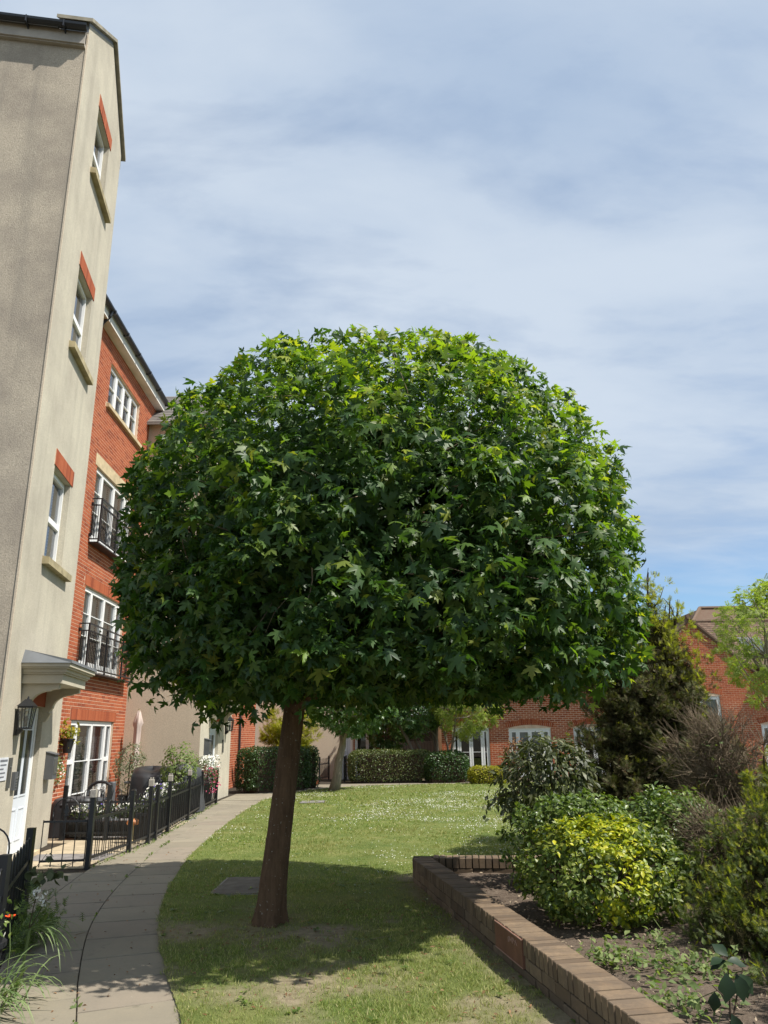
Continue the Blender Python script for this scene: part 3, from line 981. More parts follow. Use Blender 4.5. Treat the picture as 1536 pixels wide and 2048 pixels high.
def daisies():
    n = 70000
    y = 8.4 + (RG.uniform(0, 1, n) ** 0.9) * 17.5
    x = lawn_left(y) + RG.uniform(0, 1, n) * (np.minimum(lawn_right(y), 0.3 * y + 1) - lawn_left(y))
    d = fbm(x, y, 0.55, 77); d2 = fbm(x, y, 2.3, 78)
    pr = np.clip((d - 0.42) * 3.0, 0.03, 1) * np.clip((d2 - 0.3) * 2.2, 0.02, 1)
    pr *= np.where(y < 9.6, 0.12, np.where(y < 12.0, 0.5, 1.0)) * np.clip(1.25 - (y - 16) / 14, .25, 1)
    kp = RG.uniform(0, 1, n) < pr * 0.85
    x, y = x[kp], y[kp]; n = len(x)
    P = np.stack([x, y, RG.uniform(.035, .06, n)], 1)
    N = unit(np.stack([RG.normal(0, .35, n), RG.normal(-.2, .35, n), np.ones(n)], 1))
    T = RG.normal(0, 1, (n, 3))
    return leaves('daisies', P, N, T, RG.uniform(.008, .014, n) * (1 + (y > 14) * .3), T_DISC, FLOWER_W, None)
tag(daisies(), 'tiny white daisies scattered in drifts across the lawn', 'flowers', kind='stuff')
def litter():
    n = 900
    y = RG.uniform(4.6, 9.3, n); xl = lawn_left(y); x = xl + RG.uniform(0, 1, n) * (lawn_right(y) - xl)
    P = np.stack([x, y, np.full(n, .022)], 1)
    N = unit(np.stack([RG.normal(0, .4, n), RG.normal(0, .4, n), np.ones(n)], 1))
    return leaves('leaf_litter', P, N, RG.normal(0, 1, (n, 3)), RG.uniform(.012, .05, n), T_NARROW, L_DEAD, None)
tag(litter(), 'small dry leaf scraps and bits lying on the worn lawn', 'leaf litter', kind='stuff')
def lawn_weeds():
    m_ = 150; y0 = RG.uniform(4.6, 15, m_); x0 = lawn_left(y0) + RG.uniform(0, 1, m_) * (np.minimum(lawn_right(y0), .5 * y0) - lawn_left(y0))
    k = RG.integers(0, m_, 1100); a = RG.uniform(0, 6.283, 1100)
    P = np.stack([x0[k] + .01 * np.cos(a), y0[k] + .01 * np.sin(a), np.full(1100, .022)], 1)
    T = np.stack([np.cos(a), np.sin(a), RG.uniform(.05, .7, 1100)], 1)
    N = np.stack([-np.cos(a) * .4, -np.sin(a) * .4, np.ones(1100)], 1) + RG.normal(0, .15, (1100, 3))
    return leaves('lawn_weeds', P, N, T, RG.uniform(.016, .038, 1100), T_ROUND, L_CHOISYA, None)
tag(lawn_weeds(), 'low rosettes of broad weed leaves among the lawn grass', 'weeds', kind='stuff')
mh = thing('manhole_cover', 'grey rectangular concrete cover set in the lawn beside the maple trunk', 'manhole cover')
MB().box(IDF, -1.90, -1.34, -9.74, -8.76, -0.03, 0.022).build('cover', simple('worn_concrete', (0.13, 0.115, 0.09), .9, .2, 0, .3, 7, .3), mh)
mf = MB()
for a, b, c, d in ((-1.93, -1.902, -9.76, -8.74), (-1.338, -1.31, -9.76, -8.74), (-1.902, -1.338, -9.77, -9.742), (-1.902, -1.338, -8.758, -8.73)):
    mf.box(IDF, a, b, c, d, -0.03, 0.016)
mf.build('frame', DKSTEEL, mh)
mh = thing('manhole_cover', 'small flat dark cover in the far lawn near the slim second trunk', 'manhole cover')
MB().box(IDF, -2.2, -1.62, -20.5, -19.9, -0.03, 0.026).build('cover', PAVE_GREY, mh)
MB().box(IDF, -2.23, -1.59, -20.53, -19.87, -0.03, 0.02).build('frame', DKSTEEL, mh)

# ------------------------------------------------------------------ rendered tower (left foreground)
F1 = Fr((-5.49, 12.96, 0), (-0.161, 0.987))
TW0, TW1 = -3.03, 0.05      # near and far corner along the courtyard face
tower = thing('rendered_tower', 'tall cream rendered apartment tower at left with three small sash windows and gabled top', 'building')
ops = [(-1.98, -0.95, 4.28, 5.76), (-1.95, -0.93, 7.94, 9.42), (-1.93, -0.93, 11.44, 12.83), (-2.04, -1.02, 0.06, 2.10)]
wm = MB()
wall_face(wm, F1, TW0, TW1, -0.1, 13.35, ops, 0.14)
APX = (TW0 + TW1) / 2 + 0.02
wm.add([F1.w(TW0, 0, 13.35), F1.w(TW1, 0, 13.35), F1.w(TW1, 0, 13.5), F1.w(APX, 0, 14.82), F1.w(TW0, 0, 13.5)], [(0, 1, 2, 3, 4)])
wm.build('wall', RENDER_CLEAN, tower)
wn_ = MB()
wn_.quad(F1.w(TW0, -8, -0.1), F1.w(TW0, 0, -0.1), F1.w(TW0, 0, 13.35), F1.w(TW0, -8, 13.35))
wn_.build('side_wall', RENDER_DIRTY, tower)['label'] = 'weathered grey roughcast side wall'
wb = MB()
wb.quad(F1.w(TW1, 0, -0.1), F1.w(TW1, -8, -0.1), F1.w(TW1, -8, 13.35), F1.w(TW1, 0, 13.35))
wb.quad(F1.w(TW1, -8, -0.1), F1.w(TW0, -8, -0.1), F1.w(TW0, -8, 13.35), F1.w(TW1, -8, 13.35))
wb.build('rear_wall', RENDER_CLEAN, tower)
# corner beads
MB().box(F1, TW0 - 0.012, TW0 + 0.018, -0.02, 0.006, -0.05, 13.3).build('corner_bead', RENDER_TAN, tower)
sl_ = 0.85
rf = MB()
for sg in (-1, 1):
    e0 = APX + sg * (APX - TW0 + 0.18); z0 = 13.26
    q = [F1.w(APX, -0.45, 14.60), F1.w(APX, -8, 14.60), F1.w(e0, -8, z0), F1.w(e0, -0.45, z0)]
    if sg > 0: q.reverse()
    rf.hexa([v - Vector((0, 0, .08)) for v in q] + q)
rf.build('roof', SLATE, tower)
cp = MB()
for sg in (-1, 1):
    hw = APX - TW0
    e1 = APX + sg * (hw + 0.10); z1 = 14.98 - (hw + 0.10) * sl_
    q = [F1.w(APX, 0.07, 14.98), F1.w(APX, -0.52, 14.98), F1.w(e1, -0.52, z1), F1.w(e1, 0.07, z1)]
    if sg > 0: q.reverse()
    cp.hexa([v - Vector((0, 0, .075)) for v in q] + q)
cp.build('coping', COPING, tower)
pw = MB()
for sg in (-1, 1):
    hw = APX - TW0
    e1 = APX + sg * hw
    q = [(APX, 14.90), (APX, 14.4), (e1, 13.2), (e1, 14.90 - hw * sl_)]
    if sg < 0: q.reverse()
    pw.poly(F1, q, -0.45, -0.004)
pw.build('parapet', LEAD, tower)
fc = MB()
fc.box(F1, TW0 - 0.07, TW0 - 0.002, -8, -0.02, 12.97, 13.03)
fc.box(F1, TW0 - 0.10, TW0 - 0.072, -8, -0.02, 12.99, 13.24)
fc.build('fascia', FASCIA, tower)
gt = MB()
prof = [(0.07 * math.cos(a), 0.07 * math.sin(a)) for a in np.linspace(math.pi, 2 * math.pi, 7)]
def gutter(fr, side, p0, p1, s, z, r=0.07):
    g = MB()
    ring = []
    for pp in (p0, p1):
        ring.append([fr.w(s + r * math.cos(a), pp, z + r * 1.0 * math.sin(a)) for a in np.linspace(math.pi, 2 * math.pi, 7)] +
                    [fr.w(s + (r - .008) * math.cos(a), pp, z + (r - .008) * math.sin(a)) for a in np.linspace(2 * math.pi, math.pi, 7)])
    n = 14
    g.add(ring[0] + ring[1], [(i, (i + 1) % n, n + (i + 1) % n, n + i) for i in range(n)] + [tuple(range(n)), tuple(reversed(range(n, 2 * n)))])
    return g
g = gutter(F1, 0, -8, 0.02, TW0 - 0.185, 13.27, 0.078)
for k in range(5):
    g.box(F1, TW0 - 0.268, TW0 - 0.10, -0.35 - k * .6, -0.33 - k * .6, 13.15, 13.28)
g.build('gutter', GUTTER, tower)
for i, (a, b, z0, z1) in enumerate(ops[:3]):
    window(F1, tower, a, b, z0, z1, [1], rec=0.10, bars=(0.46,), transom=(0,), blind=BLIND if i == 0 else None, bl=(0, 1))
    sill(F1, tower, a - 0.07, b + 0.33 - 0.0, z0 - 0.12, 0.14, 0.10)
    lz = z1
    soldier(F1, a - 0.04, b + 0.10, lz + 0.002, lz + 0.27, tower, BRICK, as_parts=True, proud=0.014)
# door
def panel_door(fr, parent, s0, s1, z0, z1, rec):
    P = -rec
    D = MB()
    D.box(fr, s0, s0 + .07, P - .06, P, z0, z1); D.box(fr, s1 - .07, s1, P - .06, P, z0, z1); D.box(fr, s0 + .07, s1 - .07, P - .06, P, z1 - .09, z1)
    fo = D.build('door_frame', WHITE, parent)
    a, b, zt = s0 + .073, s1 - .073, z1 - .093
    D = MB()
    D.box(fr, a, b, P - .05, P - .012, z0 + .01, zt)
    mid = (a + b) / 2
    for x0, x1 in ((a + .11, mid - .05), (mid + .05, b - .11)):
        for za, zb in ((z0 + .18, z0 + .62),):
            for (q0, q1, r0, r1) in ((x0, x1, zb - .02, zb), (x0, x1, za, za + .02), (x0, x0 + .02, za + .02, zb - .02), (x1 - .02, x1, za + .02, zb - .02)):
                D.box(fr, q0, q1, P - .012, P - .002, r0, r1)
        for (q0, q1, r0, r1) in ((x0 - .025, x1 + .025, z0 + .775, z0 + .80), (x0 - .025, x1 + .025, zt - .24, zt - .215), (x0 - .025, x0, z0 + .80, zt - .24), (x1, x1 + .025, z0 + .80, zt - .24)):
            D.box(fr, q0, q1, P - .012, P - .002, r0, r1)
    d = D.build('door', DOORW, parent)
    for x0, x1 in ((a + .11, mid - .05), (mid + .05, b - .11)):
        MB().box(fr, x0, x1, P - .013, P - .008, z0 + .80, zt - .24).build('pane', simple_dark_glass(), d)
    h = MB()
    h.box(fr, a + .035, a + .065, P - .012, P - .004, z0 + .95, z0 + 1.17)
    h.box(fr, a + .04, a + .16, P + .025, P + .04, z0 + 1.05, z0 + 1.07)
    h.box(fr, a + .042, a + .06, P - .004, P + .025, z0 + 1.05, z0 + 1.07)
    h.build('handle', STEEL, d)
    return d
_sdg = []
def simple_dark_glass():
    if not _sdg:
        t = NT('obscured_door_glass')
        _sdg.append(t.done(t.bsdf((0.03, 0.035, 0.04), 0.12, 0.6)))
    return _sdg[0]
rv = MB()
a, b, c, d = ops[3]
rv.quad(F1.w(a, -.138, c), F1.w(a, -.138, d), F1.w(a, -.36, d), F1.w(a, -.36, c)); rv.quad(F1.w(b, -.138, d), F1.w(b, -.138, c), F1.w(b, -.36, c), F1.w(b, -.36, d))
rv.quad(F1.w(a, -.138, d), F1.w(b, -.138, d), F1.w(b, -.36, d), F1.w(a, -.36, d)); rv.quad(F1.w(a, -.36, c), F1.w(b, -.36, c), F1.w(b, -.36, d), F1.w(a, -.36, d))
rv.build('door_recess', RENDER_CLEAN, tower)
panel_door(F1, tower, a + .01, b - .01, 0.06, 2.09, 0.075)
MB().box(F1, a - .05, b + .05, -.3, .16, -0.03, 0.058).build('doorstep', STONE, tower)
def canopy(fr, parent, s0, s1, z, dep=0.60):
    """moulded flat porch hood on two scrolled corbels"""
    c = MB()
    lay = [(0.00, 0.13, 0.0), (0.13, 0.155, 0.03), (0.155, 0.20, 0.05), (0.20, 0.225, 0.085), (0.225, 0.275, 0.11)]
    for z0, z1, e in lay:
        c.box(fr, s0 - e, s1 + e, 0, dep + e, z + z0, z + z1 - 0.0015)
    o = c.build('canopy', CREAM, parent)
    e = 0.13
    t = MB()
    q0 = [fr.w(s0 - e, 0, z + .276), fr.w(s1 + e, 0, z + .276), fr.w(s1 + e, dep + e, z + .276), fr.w(s0 - e, dep + e, z + .276)]
    q1 = [fr.w(s0 - e * .2, 0, z + .47), fr.w(s1 + e * .2, 0, z + .47), fr.w(s1 + e, dep + e, z + .315), fr.w(s0 - e, dep + e, z + .315)]
    t.hexa(list(reversed(q0)) + list(reversed(q1)) if False else q0 + q1)
    t.build('lead_roof', LEAD, o)
    for sc in (s0 + .06, s1 - .16):
        pr = [(0, z), (dep - .05, z), (dep - .05, z - .07), (dep - .14, z - .085)]
        for k in range(7):
            tt = k / 6
            pr.append((dep - .16 - .26 * math.sin(tt * math.pi / 2), z - .10 - .19 * (1 - math.cos(tt * math.pi / 2))))
        pr += [(dep - .46, z - .335), (dep - .50, z - .36)]
        for k in range(5):
            tt = k / 4
            pr.append((0.10 - .06 * tt, z - .37 - .12 * tt))
        pr.append((0, z - .50))
        pr = [(max(0, p), zz_) for p, zz_ in pr]
        pr.reverse()
        MB().prism(fr, pr, sc, sc + .10).build('corbel', CREAM, o)
    return o
canopy(F1, tower, -2.30, -0.86, 2.38, 0.54)
MB().box(F1, -2.1, -1.02, 0.001, 0.012, 2.102, 2.375).build('brick_panel', BRICK, tower)

def lantern(fr, s, z, label):
    t = thing('wall_lantern', label, 'lamp', 'wall lanterns by the doors')
    m_ = MB()
    m_.box(fr, s - .05, s + .05, 0.002, .03, z - .12, z + .20)
    m_.prism(fr, [(.03, z - .13), (.10, z - .07), (.10, z - .04), (.03, z - .04)], s - .03, s + .03)
    m_.build('bracket', BLACK, t)
    c = .13
    b = MB()
    b.box(fr, s - .075, s + .075, c - .075, c + .075, z - .04, z - .015)
    b.box(fr, s - .10, s + .10, c - .10, c + .10, z + .245, z + .265)
    w0, w1 = .068, .092
    for sx in (-1, 1):
        for sy in (-1, 1):
            b.tube([fr.w(s + sx * w0, c + sy * w0, z - .015), fr.w(s + sx * w1, c + sy * w1, z + .245)], .009, 4)
    for sx, sy in ((0, 1), (1, 0), (-1, 0)):
        b.tube([fr.w(s + sx * w0, c + sy * w0, z - .015), fr.w(s + sx * w1, c + sy * w1, z + .245)], .005, 4)
    b.build('cage', BLACK, t)
    r_ = MB()
    base = [fr.w(s - .11, c - .11, z + .266), fr.w(s + .11, c - .11, z + .266), fr.w(s + .11, c + .11, z + .266), fr.w(s - .11, c + .11, z + .266)]
    top = [fr.w(s - .03, c - .03, z + .36), fr.w(s + .03, c - .03, z + .36), fr.w(s + .03, c + .03, z + .36), fr.w(s - .03, c + .03, z + .36)]
    r_.hexa(base + top)
    r_.tube([fr.w(s, c, z + .36), fr.w(s, c, z + .40)], [.02, .008], 6)
    r_.build('lantern_roof', BLACK, t)
    gl = MB()
    for sx, sy in ((0, 1), (1, 0), (-1, 0), (0, -1)):
        u = .06
        if sx == 0:
            gl.quad(fr.w(s - w0, c + sy * w0, z - .01), fr.w(s + w0, c + sy * w0, z - .01), fr.w(s + w1, c + sy * w1, z + .24), fr.w(s - w1, c + sy * w1, z + .24))
        else:
            gl.quad(fr.w(s + sx * w0, c - w0, z - .01), fr.w(s + sx * w0, c + w0, z - .01), fr.w(s + sx * w1, c + w1, z + .24), fr.w(s + sx * w1, c - w1, z + .24))
    gl.build('lantern_glass', GLASS, t)
    MB().lathe(fr.w(s, c, z - .01), [(.012, 0), (.014, .05), (.03, .08), (.034, .11), (.02, .145), (.004, .15)], 10).build('bulb', LAMPGLASS, t, True)
lantern(F1, -2.36, 1.80, 'large black wall lantern left of the nearest white door')
def mailbox(fr, s, z, label):
    t = thing('mailbox', label, 'mailbox', 'wall mailboxes by the doors')
    MB().prism(fr, [(.003, z), (.13, z), (.13, z + .36), (.003, z + .40)], s - .13, s + .13).build('box', GREYBOX, t)
    MB().prism(fr, [(.001, z + .405), (.15, z + .365), (.15, z + .375), (.001, z + .42)], s - .14, s + .14).build('lid', GREYBOX, t)
    MB().box(fr, s - .10, s + .10, .131, .136, z + .07, z + .30).build('flap', DKSTEEL, t)
    MB().tube([fr.w(s + .05, .136, z + .1), fr.w(s + .05, .145, z + .1)], .012, 8).build('lock', STEEL, t)
mailbox(F1, -0.50, 1.02, 'dark grey wall mailbox right of the nearest white door')
sg = thing('sign_plate', 'white notice plate on the render left of the nearest door', 'sign')
MB().box(F1, -2.86, -2.50, .002, .012, 1.11, 1.40).build('plate', SIGNW, sg)
pr_ = MB()
for k, (a, b) in enumerate(((.03, .33), (.05, .30), (.04, .2), (.05, .28), (.06, .25))):
    pr_.box(F1, -2.86 + a, -2.86 + b, .0121, .0132, 1.345 - k * .05, 1.365 - k * .05 + (0.008 if k == 0 else 0))
pr_.build('print', INK, sg)
kp = thing('entry_plate', 'tall narrow dull metal entry plate between the notice and the intercom', 'entry panel')
MB().box(F1, -2.45, -2.33, .002, .02, 1.0, 1.39).build('plate', DKSTEEL, kp)
MB().lathe(F1.w(-2.40, .021, 1.27), [(.018, 0), (.018, .006)], 10).build('key_switch', STEEL, kp)
ic = thing('intercom', 'grey door intercom with a column of buttons beside the nearest door', 'intercom')
MB().box(F1, -2.24, -2.10, .002, .045, .96, 1.20).build('housing', GREYBOX, ic)
for k in range(4):
    MB().box(F1, -2.185, -2.125, .0455, .052, 1.0 + k * .035, 1.02 + k * .035).build('button', STEEL, ic)
vp = thing('security_light', 'small black security light on a bracket at the top far corner of the tower', 'lamp')
MB().box(F1, TW1 + .002, TW1 + .10, -.16, -.06, 12.86, 13.02).build('bracket', STONE, vp)
MB().prism(F1, [(-.15, 12.88), (-.05, 12.90), (-.05, 13.0), (-.15, 13.02)], TW1 + .102, TW1 + .22).build('housing', BLACK, vp)

# ------------------------------------------------------------------ brick flats (left, behind tower)
F2 = Fr((-6.5, 17.0, 0), (-0.034, 0.9994))
flats = thing('brick_flats', 'four storey red brick flats with white windows between the two rendered towers', 'building')
s0_, s1_ = -4.2, 2.98
o2 = [(-1.20, 1.55, 0.06, 2.0), (-1.16, 1.60, 3.0, 4.80), (-1.22, 1.55, 5.74, 7.52), (-0.98, 1.42, 9.19, 10.24)]
wm = MB()
wall_face(wm, F2, s0_, s1_, -0.1, 10.75, o2, 0.10)
wm.build('wall', MORTAR, flats)
skips = o2 + [(-1.30, 1.66, 2.0, 2.235), (-1.26, 1.70, 4.80, 5.05), (-1.34, 1.66, 7.52, 7.80), (-1.1, 1.8, 9.06, 9.19)]
def not_crown(q):
    return not (((q[0] - 762) / 530) ** 2 + ((q[1] - 1040) / 400) ** 2 < 1)
bricks(F2, s0_, s1_, -0.05, 10.75, skips, flats, BRICK, 300, ok=lambda q: not_crown(q) and q[0] > 100 and q[0] < 300 and q[1] < 1600)
soldier(F2, -1.30, 1.66, 2.006, 2.228, flats, BRICK, proud=0.012)
soldier(F2, -1.26, 1.70, 4.806, 5.042, flats, BRICK, proud=0.012)
MB().box(F2, -1.34, 1.66, -.02, .012, 7.526, 7.80).build('stone_lintel', STONE, flats)
window(F2, flats, -1.19, 1.54, 0.07, 1.99, [0.42, 1, 1, 0.42], rec=.05, bars=(0.15, 0.55), door=True, blind=BLIND, bl=(0.0, 0.86), transom=(0, 3))
window(F2, flats, -1.15, 1.59, 3.01, 4.79, [0.55, 1, 1, 0.55], rec=.05, bars=(0.36, 0.68), door=True, blind=BLIND, bl=(0.42, 1.0))
window(F2, flats, -1.21, 1.54, 5.75, 7.51, [0.55, 1, 1, 0.55], rec=.05, bars=(0.36, 0.68), door=True, blind=BLIND, bl=(0.3, 1.0))
window(F2, flats, -0.97, 1.41, 9.20, 10.23, [0.7, 0.66, 0.66, 0.7], rec=.07, bars=(0.5,), blind=BLINDB, bl=(0, 1.0), mull=0.07)
sill(F2, flats, -1.06, 1.74, 9.06, .12, .08, STONE)
ev = MB()
ev.box(F2, s0_, s1_ + .1, 0.0, .20, 10.752, 10.79)
ev.box(F2, s0_, s1_ + .1, .20, .222, 10.752, 10.98)
ev.build('soffit', WHITE_OLD, flats)
rf = MB()
q = [F2.w(s0_, .28, 11.02), F2.w(s1_ + .1, .28, 11.02), F2.w(s1_ + .1, -4, 13.6), F2.w(s0_, -4, 13.6)]
rf.hexa([v - Vector((0, 0, .07)) for v in q] + q)
rf.build('roof', SLATE, flats)
FG = Fr(F2.o, F2.u)
g = MB()
ring = []
for ss in (s0_, s1_ + .12):
    ring.append([F2.w(ss, .29 + .065 * math.cos(a), 11.02 + .07 * math.sin(a)) for a in np.linspace(math.pi, 2 * math.pi, 7)] + [F2.w(ss, .29 + .057 * math.cos(a), 11.02 + .06 * math.sin(a)) for a in np.linspace(2 * math.pi, math.pi, 7)])
n = 14
g.add(ring[0] + ring[1], [(i, (i + 1) % n, n + (i + 1) % n, n + i) for i in range(n)] + [tuple(range(n)), tuple(reversed(range(n, 2 * n)))])
for k in range(7):
    g.box(F2, -3 + k * 1.0, -2.95 + k * 1.0, .21, .36, 10.94, 11.03)
g.build('gutter', GUTTER, flats)
g = MB()
g.tube([F2.w(-2.05, .29, 10.98), F2.w(-2.05, .26, 10.84), F2.w(-2.05, .12, 10.68), F2.w(-2.05, .06, 10.55), F2.w(-2.05, .06, 0)], .035, 8)
g.build('downpipe', GUTTER, flats)
def balcony(s0, s1, z0, z1, d=.22):
    b = MB()
    b.box(F2, s0, s1, .012, d, z0 - .03, z0)
    for ss in (s0, s1):
        for zz_ in (z0 + .15, z1 - .12):
            b.box(F2, ss - .03, ss + .03, 0.0, .05, zz_ - .03, zz_ + .03)
    bo = b.build('balcony', BLACK, flats)
    r_ = MB()
    for zz_ in (z0 + .06, z1 - .15, z1):
        r_.box(F2, s0, s1, d - .018, d + .018, zz_ - .014, zz_ + .014)
        for ss in (s0, s1):
            r_.box(F2, ss - .014, ss + .014, .012, d - .018, zz_ - .012, zz_ + .012)
    r_.build('rail', BLACK, bo)
    me = MB().box(Fr((0, 0, 0), (F2.u.x, F2.u.y)), -.006, .006, -.006, .006, z0 - z0, z1 - .155 - z0 - .06).mesh('bar', BLACK)
    ps = [(s0 + k * .10, d) for k in range(int((s1 - s0) / .10) + 1)] + [(ss, d * t) for ss in (s0, s1) for t in (.25, .5, .75)]
    for a, p in ps:
        o = link(bpy.data.objects.new('bar', me), bo)
        o.location = F2.w(a, p, z0 + .06)
    for a in (s0, s0 + (s1 - s0) * .36, s0 + (s1 - s0) * .72, s1):
        MB().box(F2, a - .014, a + .014, d - .0182, d + .0182, z0, z1).build('balcony_post', BLACK, bo)
balcony(-1.30, 1.98, 2.98, 3.96)
balcony(-1.30, 1.80, 5.74, 6.72)

# ------------------------------------------------------------------ second rendered tower
F3 = Fr((-4.665, 19.4, 0), (0, 1))
F3s = Fr((-8.665, 19.4, 0), (1, 0))
tower2 = thing('rendered_tower', 'tan rendered tower beyond the brick flats, white door half hidden by flowers', 'building')
op3 = [(1.04, 2.10, 0.05, 2.02)]
wm = MB(); wall_face(wm, F3, 0, 3.79, -0.1, 10.2, op3, .14)
wm.add([F3.w(0, 0, 10.2), F3.w(3.79, 0, 10.2), F3.w(1.9, 0, 11.8)], [(0, 1, 2)])
wm.build('wall', RENDER_CLEAN, tower2)
wm = MB(); wm.quad(F3s.w(0, 0, -.1), F3s.w(4.0, 0, -.1), F3s.w(4.0, 0, 10.2), F3s.w(0, 0, 10.2))
wm.build('side_wall', RENDER_TAN, tower2)['label'] = 'smooth tan side wall facing the lawn path'
wm = MB(); wm.quad(F3.w(3.79, 0, -.1), F3.w(3.79, -4, -.1), F3.w(3.79, -4, 10.2), F3.w(3.79, 0, 10.2)); wm.build('rear_wall', RENDER_CLEAN, tower2)
rf = MB()
for sg in (-1, 1):
    e0 = 1.9 + sg * 2.15; z0 = 10.05
    q = [F3.w(1.9, .1, 11.86), F3.w(1.9, -4, 11.86), F3.w(e0, -4, z0), F3.w(e0, .1, z0)]
    if sg > 0: q.reverse()
    rf.hexa([v - Vector((0, 0, .06)) for v in q] + q)
ro = rf.build('roof', SLATE, tower2)
tl = MB()
for k in range(16):
    t0 = k / 16; t1 = (k + 1.15) / 16
    sA = -0.25 + 2.15 * t0; sB = -0.25 + 2.15 * t1; zA = 10.05 + 1.81 * t0; zB = 10.05 + 1.81 * t1
    for j in range(14):
        p1 = .1 - j * .3; p0 = p1 - .292
        q = [F3.w(sA, p0, zA + .035), F3.w(sA, p1, zA + .035), F3.w(min(sB, 1.9), p1, min(zB, 11.86) + .008), F3.w(min(sB, 1.9), p0, min(zB, 11.86) + .008)]
        q.reverse()
        tl.hexa([v - Vector((0, 0, .025)) for v in q] + q)
tlo = tl.build('roof_tiles', SLATE, ro); tlo['kind'] = 'stuff'
rv = MB(); a, b, c, d = op3[0]
rv.quad(F3.w(a, -.138, c), F3.w(a, -.138, d), F3.w(a, -.34, d), F3.w(a, -.34, c)); rv.quad(F3.w(b, -.138, d), F3.w(b, -.138, c), F3.w(b, -.34, c), F3.w(b, -.34, d))
rv.quad(F3.w(a, -.138, d), F3.w(b, -.138, d), F3.w(b, -.34, d), F3.w(a, -.34, d)); rv.quad(F3.w(a, -.34, c), F3.w(b, -.34, c), F3.w(b, -.34, d), F3.w(a, -.34, d))
rv.build('door_recess', RENDER_CLEAN, tower2)
panel_door(F3, tower2, a + .01, b - .01, .06, 2.01, .08)
canopy(F3, tower2, .85, 2.45, 2.36, .6)
MB().box(F3, .95, 2.35, .001, .012, 2.03, 2.355).build('brick_panel', BRICK, tower2)
lantern(F3, 2.95, 1.82, 'smaller black wall lantern beside the far white door past the flowers')
mailbox(F3, 0.58, 1.18, 'dark wall mailbox left of the far white door above the flowers')
kp = thing('entry_plate', 'slim dark entry panel under the far wall lantern', 'entry panel')
MB().box(F3, 2.62, 2.74, .002, .03, 1.2, 1.55).build('plate', DKSTEEL, kp)
MB().box(F3, 2.65, 2.71, .031, .036, 1.36, 1.46).build('button', STEEL, kp)

# ------------------------------------------------------------------ brick wing beyond second tower
F4 = Fr((-5.25, 23.2, 0), (0.0, 1))
wing = thing('brick_house', 'narrow strip of red brick house with downpipe behind the dark hedge', 'building')
o4 = [(0.9, 2.5, 0.06, 2.0)]
wm = MB(); wall_face(wm, F4, 0, 7.7, -.1, 6.5, o4, .1); wm.build('wall', MORTAR, wing)
bricks(F4, 0, 7.7, -.05, 6.5, o4 + [(.8, 2.6, 2.0, 2.23)], wing, BRICK, 60, ok=lambda q: 450 < q[0] < 500 and 1400 < q[1] < 1500)
soldier(F4, .8, 2.6, 2.005, 2.225, wing, BRICK)
window(F4, wing, .91, 2.49, .07, 1.99, [1, 1], rec=.03, bars=(.5,), door=True, blind=BLIND)
MB().tube([F4.w(4.2, .06, 0), F4.w(4.2, .06, 6.4)], .04, 8).build('downpipe', GUTTER, wing)
q = [F4.w(0, .4, 6.4), F4.w(7.7, .4, 6.4), F4.w(7.7, -4, 9), F4.w(0, -4, 9)]
MB().hexa([v - Vector((0, 0, .08)) for v in q] + q).build('roof', SLATE, wing)

# ------------------------------------------------------------------ far rendered and brick house
F5 = Fr((-6.5, 31.0, 0), (1, 0))
H3 = thing('rendered_house', 'pale rendered house end behind the slim tree, with orange brick corner and tall window', 'building')
op5 = [(4.62, 5.12, -.05, 1.95), (5.22, 6.06, -.05, 2.0)]
wm = MB(); wall_face(wm, F5, 1.2, 5.16, -.15, 6, op5[:1], .1); wm.build('wall', RENDER_TAN, H3)
wm = MB(); wall_face(wm, F5, 5.16, 6.38, -.15, 6, op5[1:], .1)
wm.quad(F5.w(6.38, 0, -.15), F5.w(6.38, -6, -.15), F5.w(6.38, -6, 6), F5.w(6.38, 0, 6)); wm.build('brick_wall', MORTAR, H3)
bricks(F5, 5.16, 6.38, -.1, 6, op5[1:] + [(5.18, 6.1, 2.0, 2.2)], H3, BRICK, 80, ok=lambda q: 740 < q[0] < 790 and 1420 < q[1] < 1520)
soldier(F5, 5.2, 6.08, 2.005, 2.21, H3, BRICK)
window(F5, H3, 5.23, 6.05, -.04, 1.99, [1.2, 0.8], rec=.06, bars=(.45,), door=True, blind=None)
panel_door(F5, H3, 4.63, 5.11, -.04, 1.94, .08)
q = [F5.w(1, .35, 5.9), F5.w(6.6, .35, 5.9), F5.w(6.6, -5, 8.4), F5.w(1, -5, 8.4)]
MB().hexa([v - Vector((0, 0, .08)) for v in q] + q).build('roof', SLATE, H3)

# garage between the far houses
ga = thing('garage', 'dark shaded timber garage doors in the gap between the far houses', 'garage')
FGa = Fr((-0.1, 33.6, 0), (1, 0))
MB().box(FGa, 0, 2.5, -3, -.15, -.1, 2.3).build('wall', simple('dark_timber', (0.05, 0.045, 0.04), .8), ga)
MB().box(FGa, -.1, 2.6, -3, .15, 2.302, 2.45).build('roof', GREYBOX, ga)
for k in range(14):
    MB().box(FGa, .55 + k * .13, .67 + k * .13, -.15, -.12, -.05, 1.35).build('door_board', simple('grey_door_board', (0.13, 0.12, 0.115), .8) if k == 0 else MATS['grey_door_board'], ga)

